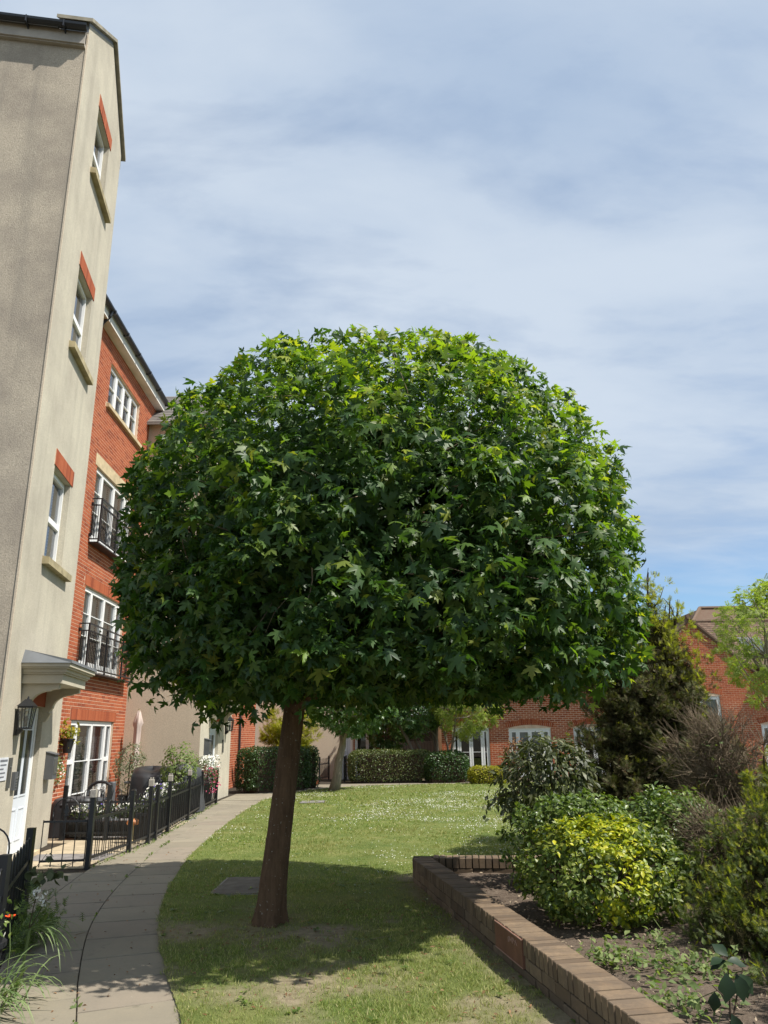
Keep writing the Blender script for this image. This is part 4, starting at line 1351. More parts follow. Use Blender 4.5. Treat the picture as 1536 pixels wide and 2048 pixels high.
# ------------------------------------------------------------------ long brick house at right
F6 = Fr((2.2, 31.4, -0.12), (1, 0))
H4 = thing('brick_house', 'long red brick house across the lawn with white arched windows and steep front gable', 'building')
W6 = 18.5
o6 = [(0.43, 1.93, .03, 1.96), (2.72, 4.42, .03, 1.92), (5.33, 7.0, .03, 1.92), (9.9, 11.42, .95, 3.10), (12.93, 14.5, .25, 1.95)]
wm = MB(); wall_face(wm, F6, 0, W6, -.2, 4.0, o6, .1)
GX, GH = 10.55, 6.24
ghw = 2.5
wm.add([F6.w(GX - ghw, 0, 4.0), F6.w(GX + ghw, 0, 4.0), F6.w(GX, 0, GH)], [(0, 1, 2)])
wm.quad(F6.w(0, -6, -.2), F6.w(0, 0, -.2), F6.w(0, 0, 4), F6.w(0, -6, 4))
wm.build('wall', MORTAR, H4)
sk = o6 + [(o[0] - .10, o[1] + .10, o[3], o[3] + .20) for o in o6]
bricks(F6, 0, W6, -.15, 4.0, sk, H4, BRICK_FAR, 300, ok=lambda q: (985 < q[0] < 1190 and 1385 < q[1] < 1530) or (1385 < q[0] < 1480 and q[1] < 1420))
bricks(F6, GX - ghw, GX + ghw, 3.975, GH, [], H4, BRICK_FAR, 0, top=lambda s: GH - abs(s - GX) * (GH - 4.0) / ghw)
for i, o in enumerate(o6):
    rise = 0.13
    soldier(F6, o[0] - .10, o[1] + .10, o[3] + .01, o[3] + .225, H4, BRICK_FAR, 'arch', rise=rise, proud=.012)
    # curved white head piece filling the shallow arch
    hd = [(o[0], o[3] - .02)] + [(o[0] + (o[1] - o[0]) * t, o[3] + .0 + rise * (1 - (2 * t - 1) ** 2)) for t in np.linspace(0, 1, 9)] + [(o[1], o[3] - .02)]
    hd.reverse()
    MB().poly(F6, hd[::-1], -.09, -.012).build('window_head', WHITE, H4)
cf = [[.45, 1, 1, .45], [.5, .8, .8, .5], [.5, .8, .8, .5], [1, 1], [.5, 1, 1]]
for o, c_, dr, bl_ in zip(o6, cf, (1, 1, 1, 0, 0), (None, BLINDB, None, None, BLINDB)):
    window(F6, H4, o[0] + .005, o[1] - .005, o[2] + .005, o[3] - .025, c_, rec=.05, bars=(.5,) if dr else (.42,), door=bool(dr), blind=bl_, bl=(.1, 1), inset=.06, fw=.06)
sill(F6, H4, 9.8, 11.52, .83, .12, .06, STONE); sill(F6, H4, 12.83, 14.6, .13, .12, .06, STONE)
def tiled(fr, s0, s1, zb, zt, pb, pt, parent, name='roof_tiles', nrow=26, w=.165):
    mb = MB(); n = int((s1 - s0) / w)
    for k in range(nrow):
        a = k / nrow; b = min(1.0, (k + 1.25) / nrow)
        pA = pb + (pt - pb) * a; zA = zb + (zt - zb) * a; pB = pb + (pt - pb) * b; zB = zb + (zt - zb) * b
        of = w / 2 if k % 2 else 0
        for j in range(n):
            x = s0 + j * w + of; dz = R.uniform(-.004, .006)
            q = [fr.w(x, pA, zA + .03 + dz), fr.w(x + w - .006, pA, zA + .03 + dz), fr.w(x + w - .006, pB, zB + .008), fr.w(x, pB, zB + .008)]
            mb.hexa([v - Vector((0, 0, .018)) for v in q] + q, False)
    o = mb.build(name, TILE, parent); o['kind'] = 'stuff'
    return o
rp = MB()
for sa, sb in ((-.2, GX - ghw - .1), (GX + ghw + .1, W6 + .2)):
    q = [F6.w(sa, .5, 3.86), F6.w(sb, .5, 3.86), F6.w(sb, -2.6, 6.5), F6.w(sa, -2.6, 6.5)]
    rp.hexa([v - Vector((0, 0, .10)) for v in q] + q)
q = [F6.w(GX - ghw - .1, -.1, 4.37), F6.w(GX + ghw + .1, -.1, 4.37), F6.w(GX + ghw + .1, -2.6, 6.5), F6.w(GX - ghw - .1, -2.6, 6.5)]
rp.hexa([v - Vector((0, 0, .10)) for v in q] + q)
q = [F6.w(W6 + .2, -5.7, 3.86), F6.w(-.2, -5.7, 3.86), F6.w(-.2, -2.6, 6.5), F6.w(W6 + .2, -2.6, 6.5)]
rp.hexa([v - Vector((0, 0, .10)) for v in q] + q)
ro = rp.build('roof', TILE, H4)
tiled(F6, -.2, GX - ghw - .2, 3.87, 6.5, .5, -2.6, ro)
tiled(F6, GX + ghw + .12, W6, 3.87, 6.5, .5, -2.6, ro)
tiled(F6, GX + .1, GX + ghw + .12, 4.6, 6.5, -.36, -2.6, ro, nrow=19)
rg = MB()
for k in range(60):
    x = -.2 + k * .31
    rg.tube([F6.w(x, -2.6, 6.5), F6.w(x + .30, -2.6, 6.505)], .11, 8)
rg.build('ridge_tiles', TILE, ro)['kind'] = 'stuff'
gr = MB()
for sg in (-1, 1):
    e = GX + sg * (ghw + .12); ze = 4.0 - .12 * (GH - 4) / ghw + .05
    q = [F6.w(GX, .10, GH + .09), F6.w(GX, -.9, GH + .09), F6.w(e, -.9, ze), F6.w(e, .10, ze)]
    if sg > 0: q.reverse()
    gr.hexa([v - Vector((0, 0, .10)) for v in q] + q)
gr.build('gable_roof', TILE, ro)
gc = MB(); gc.tube([F6.w(GX, .14, GH + .10), F6.w(GX, -2.6, GH + .10)], .13, 8); gc.build('gable_ridge', TILE, ro)
vg = MB()
for sg in (-1, 1):
    e = GX + sg * (ghw + .10); ze = 4.0 - .10 * (GH - 4) / ghw
    a1, b1 = (GX, GH + .0), (e, ze)
    pts = [(a1[0], a1[1] - .10), (a1[0], a1[1] + .0), (b1[0], b1[1] + .0), (b1[0], b1[1] - .10)]
    if sg > 0: pts.reverse()
    vg.poly(F6, pts, .015, .06)
vg.build('verge_board', simple('brown_verge', (0.16, 0.10, 0.07), .8), H4)
g = MB(); g.tube([F6.w(GX + ghw + .3, .56, 3.84), F6.w(W6, .56, 3.84)], .06, 8); g.tube([F6.w(-.2, .56, 3.84), F6.w(GX - ghw - .3, .56, 3.84)], .06, 8); g.build('gutter', GUTTER, H4)
rl = MB(); 
def on_roof(s, t, h=0):
    return F6.w(s, .5 - 3.1 * t, 3.87 + 2.63 * t + h)
rl.hexa([on_roof(13.15, .30, .05), on_roof(14.1, .30, .05), on_roof(14.1, .62, .05), on_roof(13.15, .62, .05), on_roof(13.15, .30, .12), on_roof(14.1, .30, .12), on_roof(14.1, .62, .12), on_roof(13.15, .62, .12)])
rlo = rl.build('rooflight', GREYBOX, H4)
MB().quad(on_roof(13.22, .33, .124), on_roof(14.03, .33, .124), on_roof(14.03, .59, .124), on_roof(13.22, .59, .124)).build('pane', GLASS, rlo)

F7 = Fr((15.0, 44, 0), (1, 0))
H5 = thing('background_house', 'hipped tiled roof of a house peeking over the brick house behind', 'building')
MB().box(F7, 2.5, 12.5, -8, 0, -.1, 6.6).build('wall', BRICK_FAR, H5)
q = [F7.w(2.2, .4, 6.5), F7.w(12.8, .4, 6.5), F7.w(12.8, -8.4, 6.5), F7.w(2.2, -8.4, 6.5), F7.w(4.9, -3, 9.0), F7.w(10, -3, 9.0), F7.w(10, -5, 9.0), F7.w(4.9, -5, 9.0)]
rb = MB().hexa(q).build('roof', TILE, H5)
rr = MB(); rr.tube([F7.w(2.2, .4, 6.55), F7.w(4.9, -3, 9.05)], .12, 6); rr.tube([F7.w(4.9, -3, 9.05), F7.w(10, -3, 9.05)], .12, 6); rr.build('hip_tiles', TILE, rb)


# ------------------------------------------------------------------ raised brick bed
NWv = Vector((-WD.y, WD.x))            # into the bed (+X side)
FB = Fr((WA.x, WA.y, 0), (WD.x, WD.y))   # along the wall from the far corner, outward = lawn side
assert FB.n.x < 0
bed = thing('raised_bed', 'low raised bed wall of weathered brick with a terracotta plaque along the lawn', 'garden wall')
FBk = Fr((WA.x, WA.y, 0), (0.985, -0.10))
BW, BH = 0.22, 0.262
mb = MB()
mb.box(FB, 0.01, 6.4, -BW + .012, -.012, -.1, BH - .012)
mb.box(FBk, .0, 3.6, -BW, -.012, -.1, BH - .012)
mb.build('wall_core', MORTAR_DARK, bed)
def rb_brick(fr, s0, s1, p0, p1, z0, z1, parent, mat=BRICK_BED, jit=.004):
    e = .004
    c = []
    for p, ins in ((p0, 0), (p1, 0)):
        for s, z in ((s0, z0), (s1, z0), (s1, z1), (s0, z1)):
            c.append((s, p, z))
    j = [R.uniform(-jit, jit) for _ in range(4)]
    v = MB()
    # bevelled block: inner inset top and face rings
    b0 = [fr.w(s0, p0, z0), fr.w(s1, p0, z0), fr.w(s1, p0, z1 - e), fr.w(s0, p0, z1 - e)]
    b1 = [fr.w(s0 + j[3], p1 + j[0], z0), fr.w(s1 + j[3], p1 + j[1], z0), fr.w(s1, p1 + j[1], z1 - e + j[2]), fr.w(s0, p1 + j[0], z1 - e + j[2])]
    t = [fr.w(s0 + e, p0 + e, z1 + j[2]), fr.w(s1 - e, p0 + e, z1 + j[2]), fr.w(s1 - e, p1 - e + j[1], z1 + j[2]), fr.w(s0 + e, p1 - e + j[0], z1 + j[2])]
    v.add(b0 + b1 + t, [(3, 2, 1, 0), (4, 5, 6, 7), (0, 1, 5, 4), (1, 2, 6, 5), (3, 0, 4, 7), (7, 6, 10, 11), (6, 2, 9, 10), (2, 3, 8, 9), (3, 7, 11, 8), (8, 11, 10, 9)])
    return v.build('brick', mat, parent)
PQ0, PQ1 = 3.03, 3.62
k = 0; s = 0.0
while s < 6.4 - .07:
    plq = PQ0 - .03 < s < PQ1 - .02
    rb_brick(FB, s, s + .063, -BW, .004, BH - .105, BH, bed, jit=.003)
    if not plq or True:
        pass
    s += .0755
s = 0.235
while s < 3.4:
    rb_brick(FBk, s, s + .063, -BW, .004, BH - .105, BH, bed, jit=.003)
    s += .0755
for row, (za, zb) in enumerate(((-.02, .063), (.072, .148))):
    s = -.11 if row else 0
    while s < 6.4 - .03:
        a, b = max(s, 0.0), min(s + .215, 6.4)
        if row == 1 and b > PQ0 - .01 and a < PQ1 + .01:
            if a < PQ0 - .05: b = PQ0 - .01
            elif b > PQ1 + .05: a = PQ1 + .01
            else:
                s += .225; continue
        rb_brick(FB, a, b, -.06, .0, za, zb, bed)
        s += .225
    s = 0.02
    while s < 3.4:
        rb_brick(FBk, s, s + .215, -.06, .0, za, zb, bed)
        rb_brick(FBk, s + .2, s + .415, -BW, -BW + .03, za, zb, bed)
        s += .225
pl = MB(); pl.box(FB, PQ0, PQ1, -.05, .012, .072, BH - .008); plo = pl.build('plaque', TERRA, bed)
ln = MB()
ln.box(FB, PQ0, PQ1, .0122, .016, BH - .016, BH - .0085); ln.box(FB, PQ0, PQ1, .0122, .016, .073, .079)
for (a, z, b, z2) in ((.10, .20, .13, .23), (.12, .23, .15, .195), (.15, .215, .18, .235), (.18, .235, .19, .195), (.20, .2, .21, .23), (.21, .23, .235, .20), (.235, .2, .25, .228), (.26, .19, .262, .225), (.262, .225, .285, .215), (.285, .215, .28, .185)):
    ln.tube([FB.w(PQ1 - a - .12 + .12, .013, z - .01), FB.w(PQ1 - b, .013, z2 - .01)], .003, 4)
ln.build('plaque_marks', SCRATCH, plo)
# soil inside the bed
ns = 60
sv = []; sf = []
xs = np.linspace(0, 9, ns + 1); ys = np.linspace(3.4, 9.28, ns + 1)
Yg = np.repeat(ys[None], ns + 1, 0); Xg = (WA.x + (WA.y - Yg) * 0.182 + .17) + xs[:, None]
Zg = .10 + .07 * (fbm(Xg, Yg, 1.6, 61) - .4) + .03 * (fbm(Xg, Yg, 7, 66) - .5)
V = np.stack([Xg, np.minimum(Yg, 9.2 - .1 * xs[:, None] * .0), Zg], 2).reshape(-1, 3)
ii, jj = np.meshgrid(np.arange(ns), np.arange(ns), indexing='ij'); a = (ii * (ns + 1) + jj).ravel()
so_ = link(bpy.data.objects.new('bed_soil', np_mesh('bed_soil', V, np.stack([a, a + ns + 1, a + ns + 2, a + 1], 1), SOIL, True)))
struct(tag(so_, 'bare stony soil filling the raised bed', None))
n = 1500
x = RG.uniform(.0, 2.5, n); y = RG.uniform(4.0, 9.1, n); x = WA.x + (WA.y - y) * .182 + .28 + x ** 1.3
P = np.stack([x, y, .10 + .07 * (fbm(x, y, 1.6, 61) - .4) + .015], 1)
tag(leaves('wood_chips', P, unit(RG.normal(0, .5, (n, 3)) + [0, 0, 1]), RG.normal(0, 1, (n, 3)), RG.uniform(.012, .045, n), T_NARROW,
           simple('pale_chip', (0.34, 0.27, 0.19), .9, .1, 0, .3, 20), None), 'pale wood chips and stones strewn over the bed soil', 'wood chips', kind='stuff')

# ------------------------------------------------------------------ railings
POSTM = MB().box(Fr((0, 0, 0), (1, 0)), -.03, .03, -.03, .03, -.1, .87).mesh('post', BLACK)
def hoop_mesh(h=.80, w=.10, z0=.07):
    pts = [(-w / 2, 0, z0), (-w / 2, 0, h - w / 2)] + [(-w / 2 * math.cos(a), 0, h - w / 2 + w / 2 * math.sin(a)) for a in np.linspace(0, math.pi, 7)[1:-1]] + [(w / 2, 0, h - w / 2), (w / 2, 0, z0)]
    return MB().tube(pts, .006, 5).mesh('hoop_bar', BLACK, True)
HOOP = hoop_mesh()
def place(me, name, parent, loc, ang):
    o = link(bpy.data.objects.new(name, me), parent)
    o.matrix_world = Matrix.Translation(loc) @ Matrix.Rotation(ang, 4, 'Z')
    return o
def railing(posts, label, group='black hooped railings', caps=()):
    t = thing('railing_fence', label, 'fence', group)
    for (a, b) in posts:
        place(POSTM, 'post', t, (a, b, 0), 0)
    for (a, b), (c, d) in zip(posts, posts[1:]):
        A = Vector((a, b, 0)); B = Vector((c, d, 0)); L = (B - A).length; u = (B - A) / L; ang = math.atan2(u.y, u.x)
        fr = Fr(A, (u.x, u.y))
        for zz_ in (.12, .60):
            MB().box(fr, .03, L - .03, -.008, .008, zz_ - .016, zz_ + .016).build('rail', BLACK, t)
        n = max(1, int((L - .08) / .2))
        st = (L - .06) / n
        for k in range(n):
            place(HOOP, 'hoop_bar', t, A + u * (.03 + st * (k + .5) - 0), ang)
            if k < n - 1:
                MB().tube([A + u * (.03 + st * (k + 1)) + Vector((0, 0, .07)), A + u * (.03 + st * (k + 1)) + Vector((0, 0, .66))], .006, 5).build('bar', BLACK, t)
    return t
PF = [(-3.94, 10.64), (-3.86, 12.02), (-3.85, 12.9), (-3.93, 14.3), (-4.10, 16.36), (-4.26, 18.13), (-4.36, 20.18)]
railing(PF, 'long black hooped railing fence running beside the path past the patio')
railing([(-3.17, 7.14), (-2.62, 5.55), (-2.35, 4.75)], 'nearest black railing fence at the bottom left beside the strap leaved plant')
railing([(-3.87, 13.35), (-4.7, 13.40), (-5.45, 13.42)], 'short black hooped railing behind the paved gap next to the covered barbecue')
def gate(x0, y0, x1, y1, label):
    t = thing('garden_gate', label, 'gate', 'black garden gates')
    A = Vector((x0, y0, 0)); B = Vector((x1, y1, 0)); L = (B - A).length; u = (B - A) / L; fr = Fr(A, (u.x, u.y))
    for zz_ in (.10, .58): MB().box(fr, 0, L, -.008, .008, zz_ - .013, zz_ + .013).build('rail', BLACK, t)
    n = int(L / .115)
    for k in range(n + 1):
        q = A + u * (L * k / n)
        MB().tube([q + Vector((0, 0, .03)), q + Vector((0, 0, .60))], .007, 5).build('bar', BLACK, t)
    c = A + u * L / 2; r = min(.17, L * .38)
    MB().tube([c + u * (-r) + Vector((0, 0, .58)), c + u * (-r) + Vector((0, 0, .70))] + [c + u * (-r * math.cos(a)) + Vector((0, 0, .70 + r * math.sin(a))) for a in np.linspace(0, math.pi, 11)] + [c + u * r + Vector((0, 0, .58))], .008, 5).build('arch', BLACK, t, True)
    sp = MB(); sp.tube([c + Vector((0, 0, .58)), c + Vector((0, 0, .66))], .008, 5)
    sp.poly(Fr(c, (u.x, u.y)), [(-.012, .66), (.012, .66), (.034, .70), (0, .79), (-.034, .70)], -.006, .006)
    sp.box(Fr(c, (u.x, u.y)), -.03, .03, -.008, .008, .648, .66)
    sp.build('spear_finial', BLACK, t)
gate(-4.55, 10.58, -3.99, 10.64, 'black arched gate across the paved gap below the small brick wall')
gate(-3.85, 7.22, -3.22, 7.16, 'black arched gate with spear point in front of the nearest white door')
for i, lab in ((0, 'frosted solar cap on the first fence post by the paved gap'), (2, 'frosted solar cap on the third fence post behind the flowers'), (3, 'frosted solar cap on the fourth fence post by the black covers'), (4, 'frosted solar cap on the fence post below the tall leafy shrub')):
    a, b = PF[i]
    t = thing('post_lamp', lab, 'lamp', 'solar lamps on fence posts')
    fr = Fr((a, b, 0), (1, 0))
    MB().prism(fr, [(-.036, .872), (.036, .872), (.036, .965), (.028, .975), (-.028, .975), (-.036, .965)], -.036, .036).build('lamp_cap', LAMPGLASS, t)
    m_ = MB(); m_.box(fr, -.026, -.012, -.02, .02, .976, 1.005); m_.box(fr, .012, .026, -.02, .02, .976, 1.005); m_.build('lamp_prong', LAMPGLASS, t)

# ------------------------------------------------------------------ patio things
def cloth(name, label, cat, c, rx, ry, h, mat, seed, puddle=.12, ang=0, flat=.8):
    """cover draped over something: flat top, folds down the sides, uneven hem"""
    rg = np.random.default_rng(seed); n = 40; V = []; F = []
    ph = rg.uniform(0, 6.28, 4)
    prof = [(0, 1.0), (.55, .99), (.86, .95), (.97, .84), (1.0, .6), (1.04, .3), (1.10, .02)]
    for i, (r, z) in enumerate(prof):
        for j in range(n):
            a = 2 * math.pi * j / n
            fold = (.05 * math.sin(5 * a + ph[0]) + .04 * math.sin(9 * a + ph[1])) * (i / 6) ** 1.5
            sq = (abs(math.cos(a)) ** 4 + abs(math.sin(a)) ** 4) ** -.25
            rr = r * (1 + fold) * sq
            x = rx * rr * math.cos(a); y = ry * rr * math.sin(a)
            zz_ = h * z * (1 + .05 * math.sin(2 * a + ph[2]) * (z > .5)) + (puddle * max(0, math.sin(3 * a + ph[3])) if i == 6 else 0)
            V.append((c[0] + x * math.cos(ang) - y * math.sin(ang), c[1] + x * math.sin(ang) + y * math.cos(ang), c[2] + zz_))
    m_ = len(prof)
    for i in range(m_ - 1):
        for j in range(n):
            F.append((i * n + j, (i + 1) * n + j, (i + 1) * n + (j + 1) % n, i * n + (j + 1) % n))
    me = bpy.data.meshes.new(name); me.from_pydata(V, [], F); me.materials.append(mat)
    me.polygons.foreach_set('use_smooth', [True] * len(F)); me.update()
    return me
bb = thing('covered_barbecue', 'black sheet draped over a barbecue beside the paved gap', 'barbecue')
link(bpy.data.objects.new('cover', cloth('cover', '', '', (-5.50, 14.05, 0.01), .40, .34, .60, COVER, 3, .16)), bb)
link(bpy.data.objects.new('lid_cover', cloth('lid_cover', '', '', (-5.48, 14.05, 0.53), .36, .29, .11, GREYCOVER, 5, .0)), bb)
cf_ = thing('covered_furniture', 'low heap of black covered garden furniture before the tan wall', 'covered furniture')
link(bpy.data.objects.new('cover', cloth('cover', '', '', (-5.25, 17.6, 0.0), .45, .6, .98, COVER, 8, .1, .3)), cf_)
link(bpy.data.objects.new('cover', cloth('cover', '', '', (-4.72, 17.9, 0.0), .42, .55, 1.04, GREYCOVER, 9, .1, -.2)), cf_)

def planter(name, label, c, L, w, h, ang, group='black planters along the fence'):
    t = thing(name, label, 'planter', group)
    fr = Fr(Vector(c) , (math.cos(ang), math.sin(ang)))
    b = MB()
    q0 = [fr.w(-L / 2, -w / 2 * .9, 0), fr.w(L / 2, -w / 2 * .9, 0), fr.w(L / 2, w / 2 * .9, 0), fr.w(-L / 2, w / 2 * .9, 0)]
    q1 = [fr.w(-L / 2 - .02, -w / 2, h), fr.w(L / 2 + .02, -w / 2, h), fr.w(L / 2 + .02, w / 2, h), fr.w(-L / 2 - .02, w / 2, h)]
    b.hexa(q0 + q1); b.box(fr, -L / 2 - .035, L / 2 + .035, -w / 2 - .015, w / 2 + .015, h - .04, h + .001)
    b.build('box', BLACKP, t)
    return t, fr
def fill(t, fr, L, w, z0, h, nl, rng, lmat, fl=(), tpl=T_OVAL, size=.05):
    P = np.array([fr.w(rng.uniform(-L / 2, L / 2), rng.uniform(-w / 2, w / 2), z0 + h * rng.uniform(0, 1) ** .8) for _ in range(nl)])
    O = unit(rng.normal(0, .7, (nl, 3)) + [0, 0, .9])
    leaves('foliage', P, O, rng.normal(0, 1, (nl, 3)), rng.uniform(.6, 1.3, nl) * size, tpl, lmat, t)
    for mat_, nf, sz in fl:
        P = np.array([fr.w(rng.uniform(-L / 2, L / 2), rng.uniform(-w / 2, w / 2) * 1.2, z0 + h * rng.uniform(.45, 1.12)) for _ in range(nf)])
        O = unit(rng.normal(0, .8, (nf, 3)) + [.3, -.5, .6])
        leaves('blooms', P, O, rng.normal(0, 1, (nf, 3)), rng.uniform(.7, 1.2, nf) * sz, T_DISC, mat_, t, 'stuff')
t, fr = planter('flower_trough', 'long black trough of white and purple flowers behind the first railing panels', (-4.66, 13.54, .06), 1.35, .24, .22, math.radians(178))
fill(t, fr, 1.35, .26, .28, .20, 700, RG, L_ROSE, ((FLOWER_W, 230, .036), (FLOWER_P, 60, .036)))
for q in (-.5, .5):
    MB().box(fr, q - .03, q + .03, -.1, .1, -.06, 0).build('foot', BLACKP, t)
t, fr = planter('flower_trough', 'low black trough of mixed flowers along the inside of the railing', (-4.12, 13.9, .0), 1.1, .24, .42, math.radians(94))
fill(t, fr, 1.1, .26, .42, .24, 500, RG, L_ROSE, ((FLOWER_W, 120, .034), (FLOWER_P, 60, .034)))
t, fr = planter('flower_trough', 'black trough with small white blooms by the covered furniture', (-4.40, 15.6, .0), 1.5, .3, .5, math.radians(92))
fill(t, fr, 1.5, .3, .5, .24, 500, RG, L_ROSE, ((FLOWER_W, 90, .05), (FLOWER_P, 40, .045)))
t, fr = planter('flower_trough', 'black square planter carrying the tall leafy shrub', (-4.52, 17.1, .0), .9, .35, .55, math.radians(92))
rs = np.random.default_rng(41)
P, O = clumped(fr.w(0, 0, 1.0), (.38, .48, .55), 26, .15, 1000, rs)
leaves('foliage', P, O + [0, 0, .4], O + rs.normal(0, .5, P.shape) + [0, 0, .5], rs.uniform(.05, .09, len(P)), T_OVAL, L_WEED, t)
st = MB()
for k in range(12):
    a = rs.uniform(0, 6.28); q = fr.w(rs.uniform(-.1, .1), 0, .5)
    st.tube([q, q + Vector((.1 * math.cos(a), .1 * math.sin(a), .4)), q + Vector((.28 * math.cos(a), .28 * math.sin(a), rs.uniform(.7, 1.08)))], [.008, .006, .003], 4)
st.build('stems', STEM, t)
t, fr = planter('flower_trough', 'black planter overflowing with cream and pink flowers by the far door', (-4.60, 19.3, .0), 1.5, .35, .5, math.radians(91))
P, O = clumped(fr.w(0, .08, .72), (.34, .75, .42), 30, .16, 1300, rs)
leaves('foliage', P, O, rs.normal(0, 1, P.shape), rs.uniform(.04, .07, len(P)), T_OVAL, L_ROSE, t)
for mat_, nf, z, sd, hh in ((FLOWER_W, 320, 1.02, .3, .35), (FLOWER_K, 280, .62, .3, .62)):
    P = np.array([fr.w(rs.normal(.15, sd), rs.uniform(.02, .40), z + rs.uniform(-.5, .5) * hh) for _ in range(nf)])
    leaves('blooms', P, unit(rs.normal(0, .7, P.shape) + [.5, -.7, .4]), rs.normal(0, 1, P.shape), rs.uniform(.025, .05, nf), T_DISC, mat_, t, 'stuff')
rd = MB()
for k in range(60):
    q = fr.w(rs.uniform(-.7, .4), rs.uniform(-.1, .2), .5); a = rs.uniform(0, 6.28)
    rd.tube([q, q + Vector((.15 * math.cos(a), .15 * math.sin(a), rs.uniform(.3, .55)))], .004, 3)
rd.build('red_stems', simple('red_stem', (0.22, 0.05, 0.04), .7), t)

op_ = thing('garden_ornament', 'orange capped ornament on a buff stalk behind the railings', 'ornament')
MB().lathe((-4.14, 13.0, .02), [(.07, 0), (.06, .03), (.025, .05), (.022, .24), (.03, .28)], 10).build('stalk', YELLOWISH, op_, True)
MB().lathe((-4.14, 13.0, .29), [(.02, -.01), (.08, -.01), (.10, .01), (.095, .04), (.07, .075), (.03, .09), (.005, .092)], 14).build('cap', ORANGE, op_, True)

pa = thing('parasol', 'folded faded pink parasol leaning upright against the brick corner', 'parasol')
pf = F2.w(2.12, .42, 0)
MB().tube([pf + Vector((0, 0, .02)), pf + Vector((0, 0, 2.32))], .02, 8).build('pole', SILLSTONE, pa)
V = []; F = []; nn = 20
prof = [(.02, 2.26), (.05, 2.20), (.11, 1.98), (.08, 1.90), (.075, 1.6), (.07, 1.35), (.10, 1.12), (.06, 1.02), (.07, .90), (.04, .86)]
for i, (r, z) in enumerate(prof):
    for j in range(nn):
        a = 2 * math.pi * j / nn
        q = r * (1 + .22 * math.cos(5 * a + i * .25)) 
        V.append((pf.x + q * math.cos(a), pf.y + q * math.sin(a), z + .04 * math.sin(5 * a)))
for i in range(len(prof) - 1):
    for j in range(nn):
        F.append((i * nn + j, (i + 1) * nn + j, (i + 1) * nn + (j + 1) % nn, i * nn + (j + 1) % nn))
me = bpy.data.meshes.new('canopy_cloth'); me.from_pydata(V, [], F); me.materials.append(PINKCLOTH); me.polygons.foreach_set('use_smooth', [True] * len(F)); me.update()
link(bpy.data.objects.new('canopy_cloth', me), pa)
MB().lathe((pf.x, pf.y, 0), [(.22, 0), (.22, .06), (.05, .10), (.03, .25)], 14).build('base', GREYBOX, pa)

wp = thing('wall_planter', 'small black wall pot with trailing yellow green plant beside the brick french doors', 'planter')
c = F2.w(-1.62, .14, 1.36)
MB().lathe(c, [(.07, 0), (.115, .24), (.125, .24), (.125, .27), (.10, .27)], 14).build('pot', BLACKP, wp)
P = np.array(c) + np.array([0, 0, .36]) + rs.normal(0, 1, (160, 3)) * [.09, .09, .10]
leaves('foliage', P, rs.normal(0, .5, P.shape) + [0, -.3, .8], rs.normal(0, .6, P.shape) + [0, 0, .7], rs.uniform(.06, .14, 160), T_NARROW, L_GOLDCON, wp)
wp = thing('wall_planter', 'trailing white flowered plant on the brick below the wall pot', 'plant')
c = F2.w(-1.75, .08, 1.05)
P = np.array(c) + rs.normal(0, 1, (120, 3)) * [.05, .10, .12]
leaves('foliage', P, rs.normal(0, .5, P.shape) + [.5, -.5, .5], rs.normal(0, 1, P.shape), rs.uniform(.04, .07, 120), T_OVAL, L_WEED, wp)
P = P[:18] + [.03, -.03, .0]
leaves('blooms', P, rs.normal(0, .4, P.shape) + [.5, -.7, .3], rs.normal(0, 1, P.shape), rs.uniform(.02, .035, 18), T_DISC, FLOWER_W, wp, 'stuff')

ob = thing('olive_bush', 'grey green potted bush in front of the brick french doors', 'bush')
c = F2.w(1.25, .55, 0)
MB().lathe(c, [(.15, 0), (.20, .34), (.22, .34), (.22, .38), (.18, .38)], 16).build('pot', BLACKP, ob)
P, O = clumped(c + Vector((0, 0, .98)), (.36, .36, .62), 24, .14, 1100, rs)
leaves('foliage', P, O + rs.normal(0, .4, P.shape), rs.normal(0, .6, P.shape) + [0, 0, .5], rs.uniform(.05, .09, len(P)), T_NARROW, L_OLIVE, ob)
MB().tube([c + Vector((0, 0, .3)), c + Vector((0, 0, 1.3))], [.02, .008], 6).build('stem', STEM, ob)

ch = thing('patio_chair', 'dark rounded patio chair in front of the brick french doors', 'chair')
c = F2.w(-.95, .55, 0); fr = Fr(c, (1, 0))
m_ = MB()
for dx, dy in ((-.22, -.2), (.22, -.2), (-.22, .2), (.22, .2)):
    MB().tube([fr.w(dx, dy, 0), fr.w(dx * .92, dy * .92, .44)], .018, 6).build('leg', BLACKP, ch)
MB().lathe(fr.w(0, 0, .43), [(.24, 0), (.26, .02), (.24, .05), (.01, .05)], 16).build('seat', BLACKP, ch)
bk = MB(); bk.tube([fr.w(-.24, -.2, .45), fr.w(-.25, -.24, .58)] + [fr.w(-.25 * math.cos(a), -.25, .58 + .19 * math.sin(a)) for a in np.linspace(0, math.pi, 9)] + [fr.w(.24, -.2, .45)], .03, 6)
bk.build('backrest', BLACKP, ch, True)
tb = thing('patio_table', 'small dark patio table with white cups near the brick doors', 'table')
c = F2.w(.45, 1.1, 0)
MB().lathe(c, [(.22, 0), (.22, .03), (.03, .05), (.03, .66), (.40, .68), (.40, .71), (.01, .712)], 18).build('table', GREYBOX, tb)
for k, (dx, dy) in enumerate(((-.15, .1), (.1, -.12), (.2, .15), (-.02, .22))):
    cu = thing('cup', ('white pot standing at the back of the dark patio table', 'white pot at the front edge of the dark patio table', 'white pot at the far right of the dark patio table', 'white pot in the middle of the dark patio table')[k], 'cup', 'white pots on the patio table')
    MB().lathe(c + Vector((dx, dy, .715)), [(.04, 0), (.055, .09), (.05, .09), (.035, .01)], 10).build('pot', WHITE, cu)
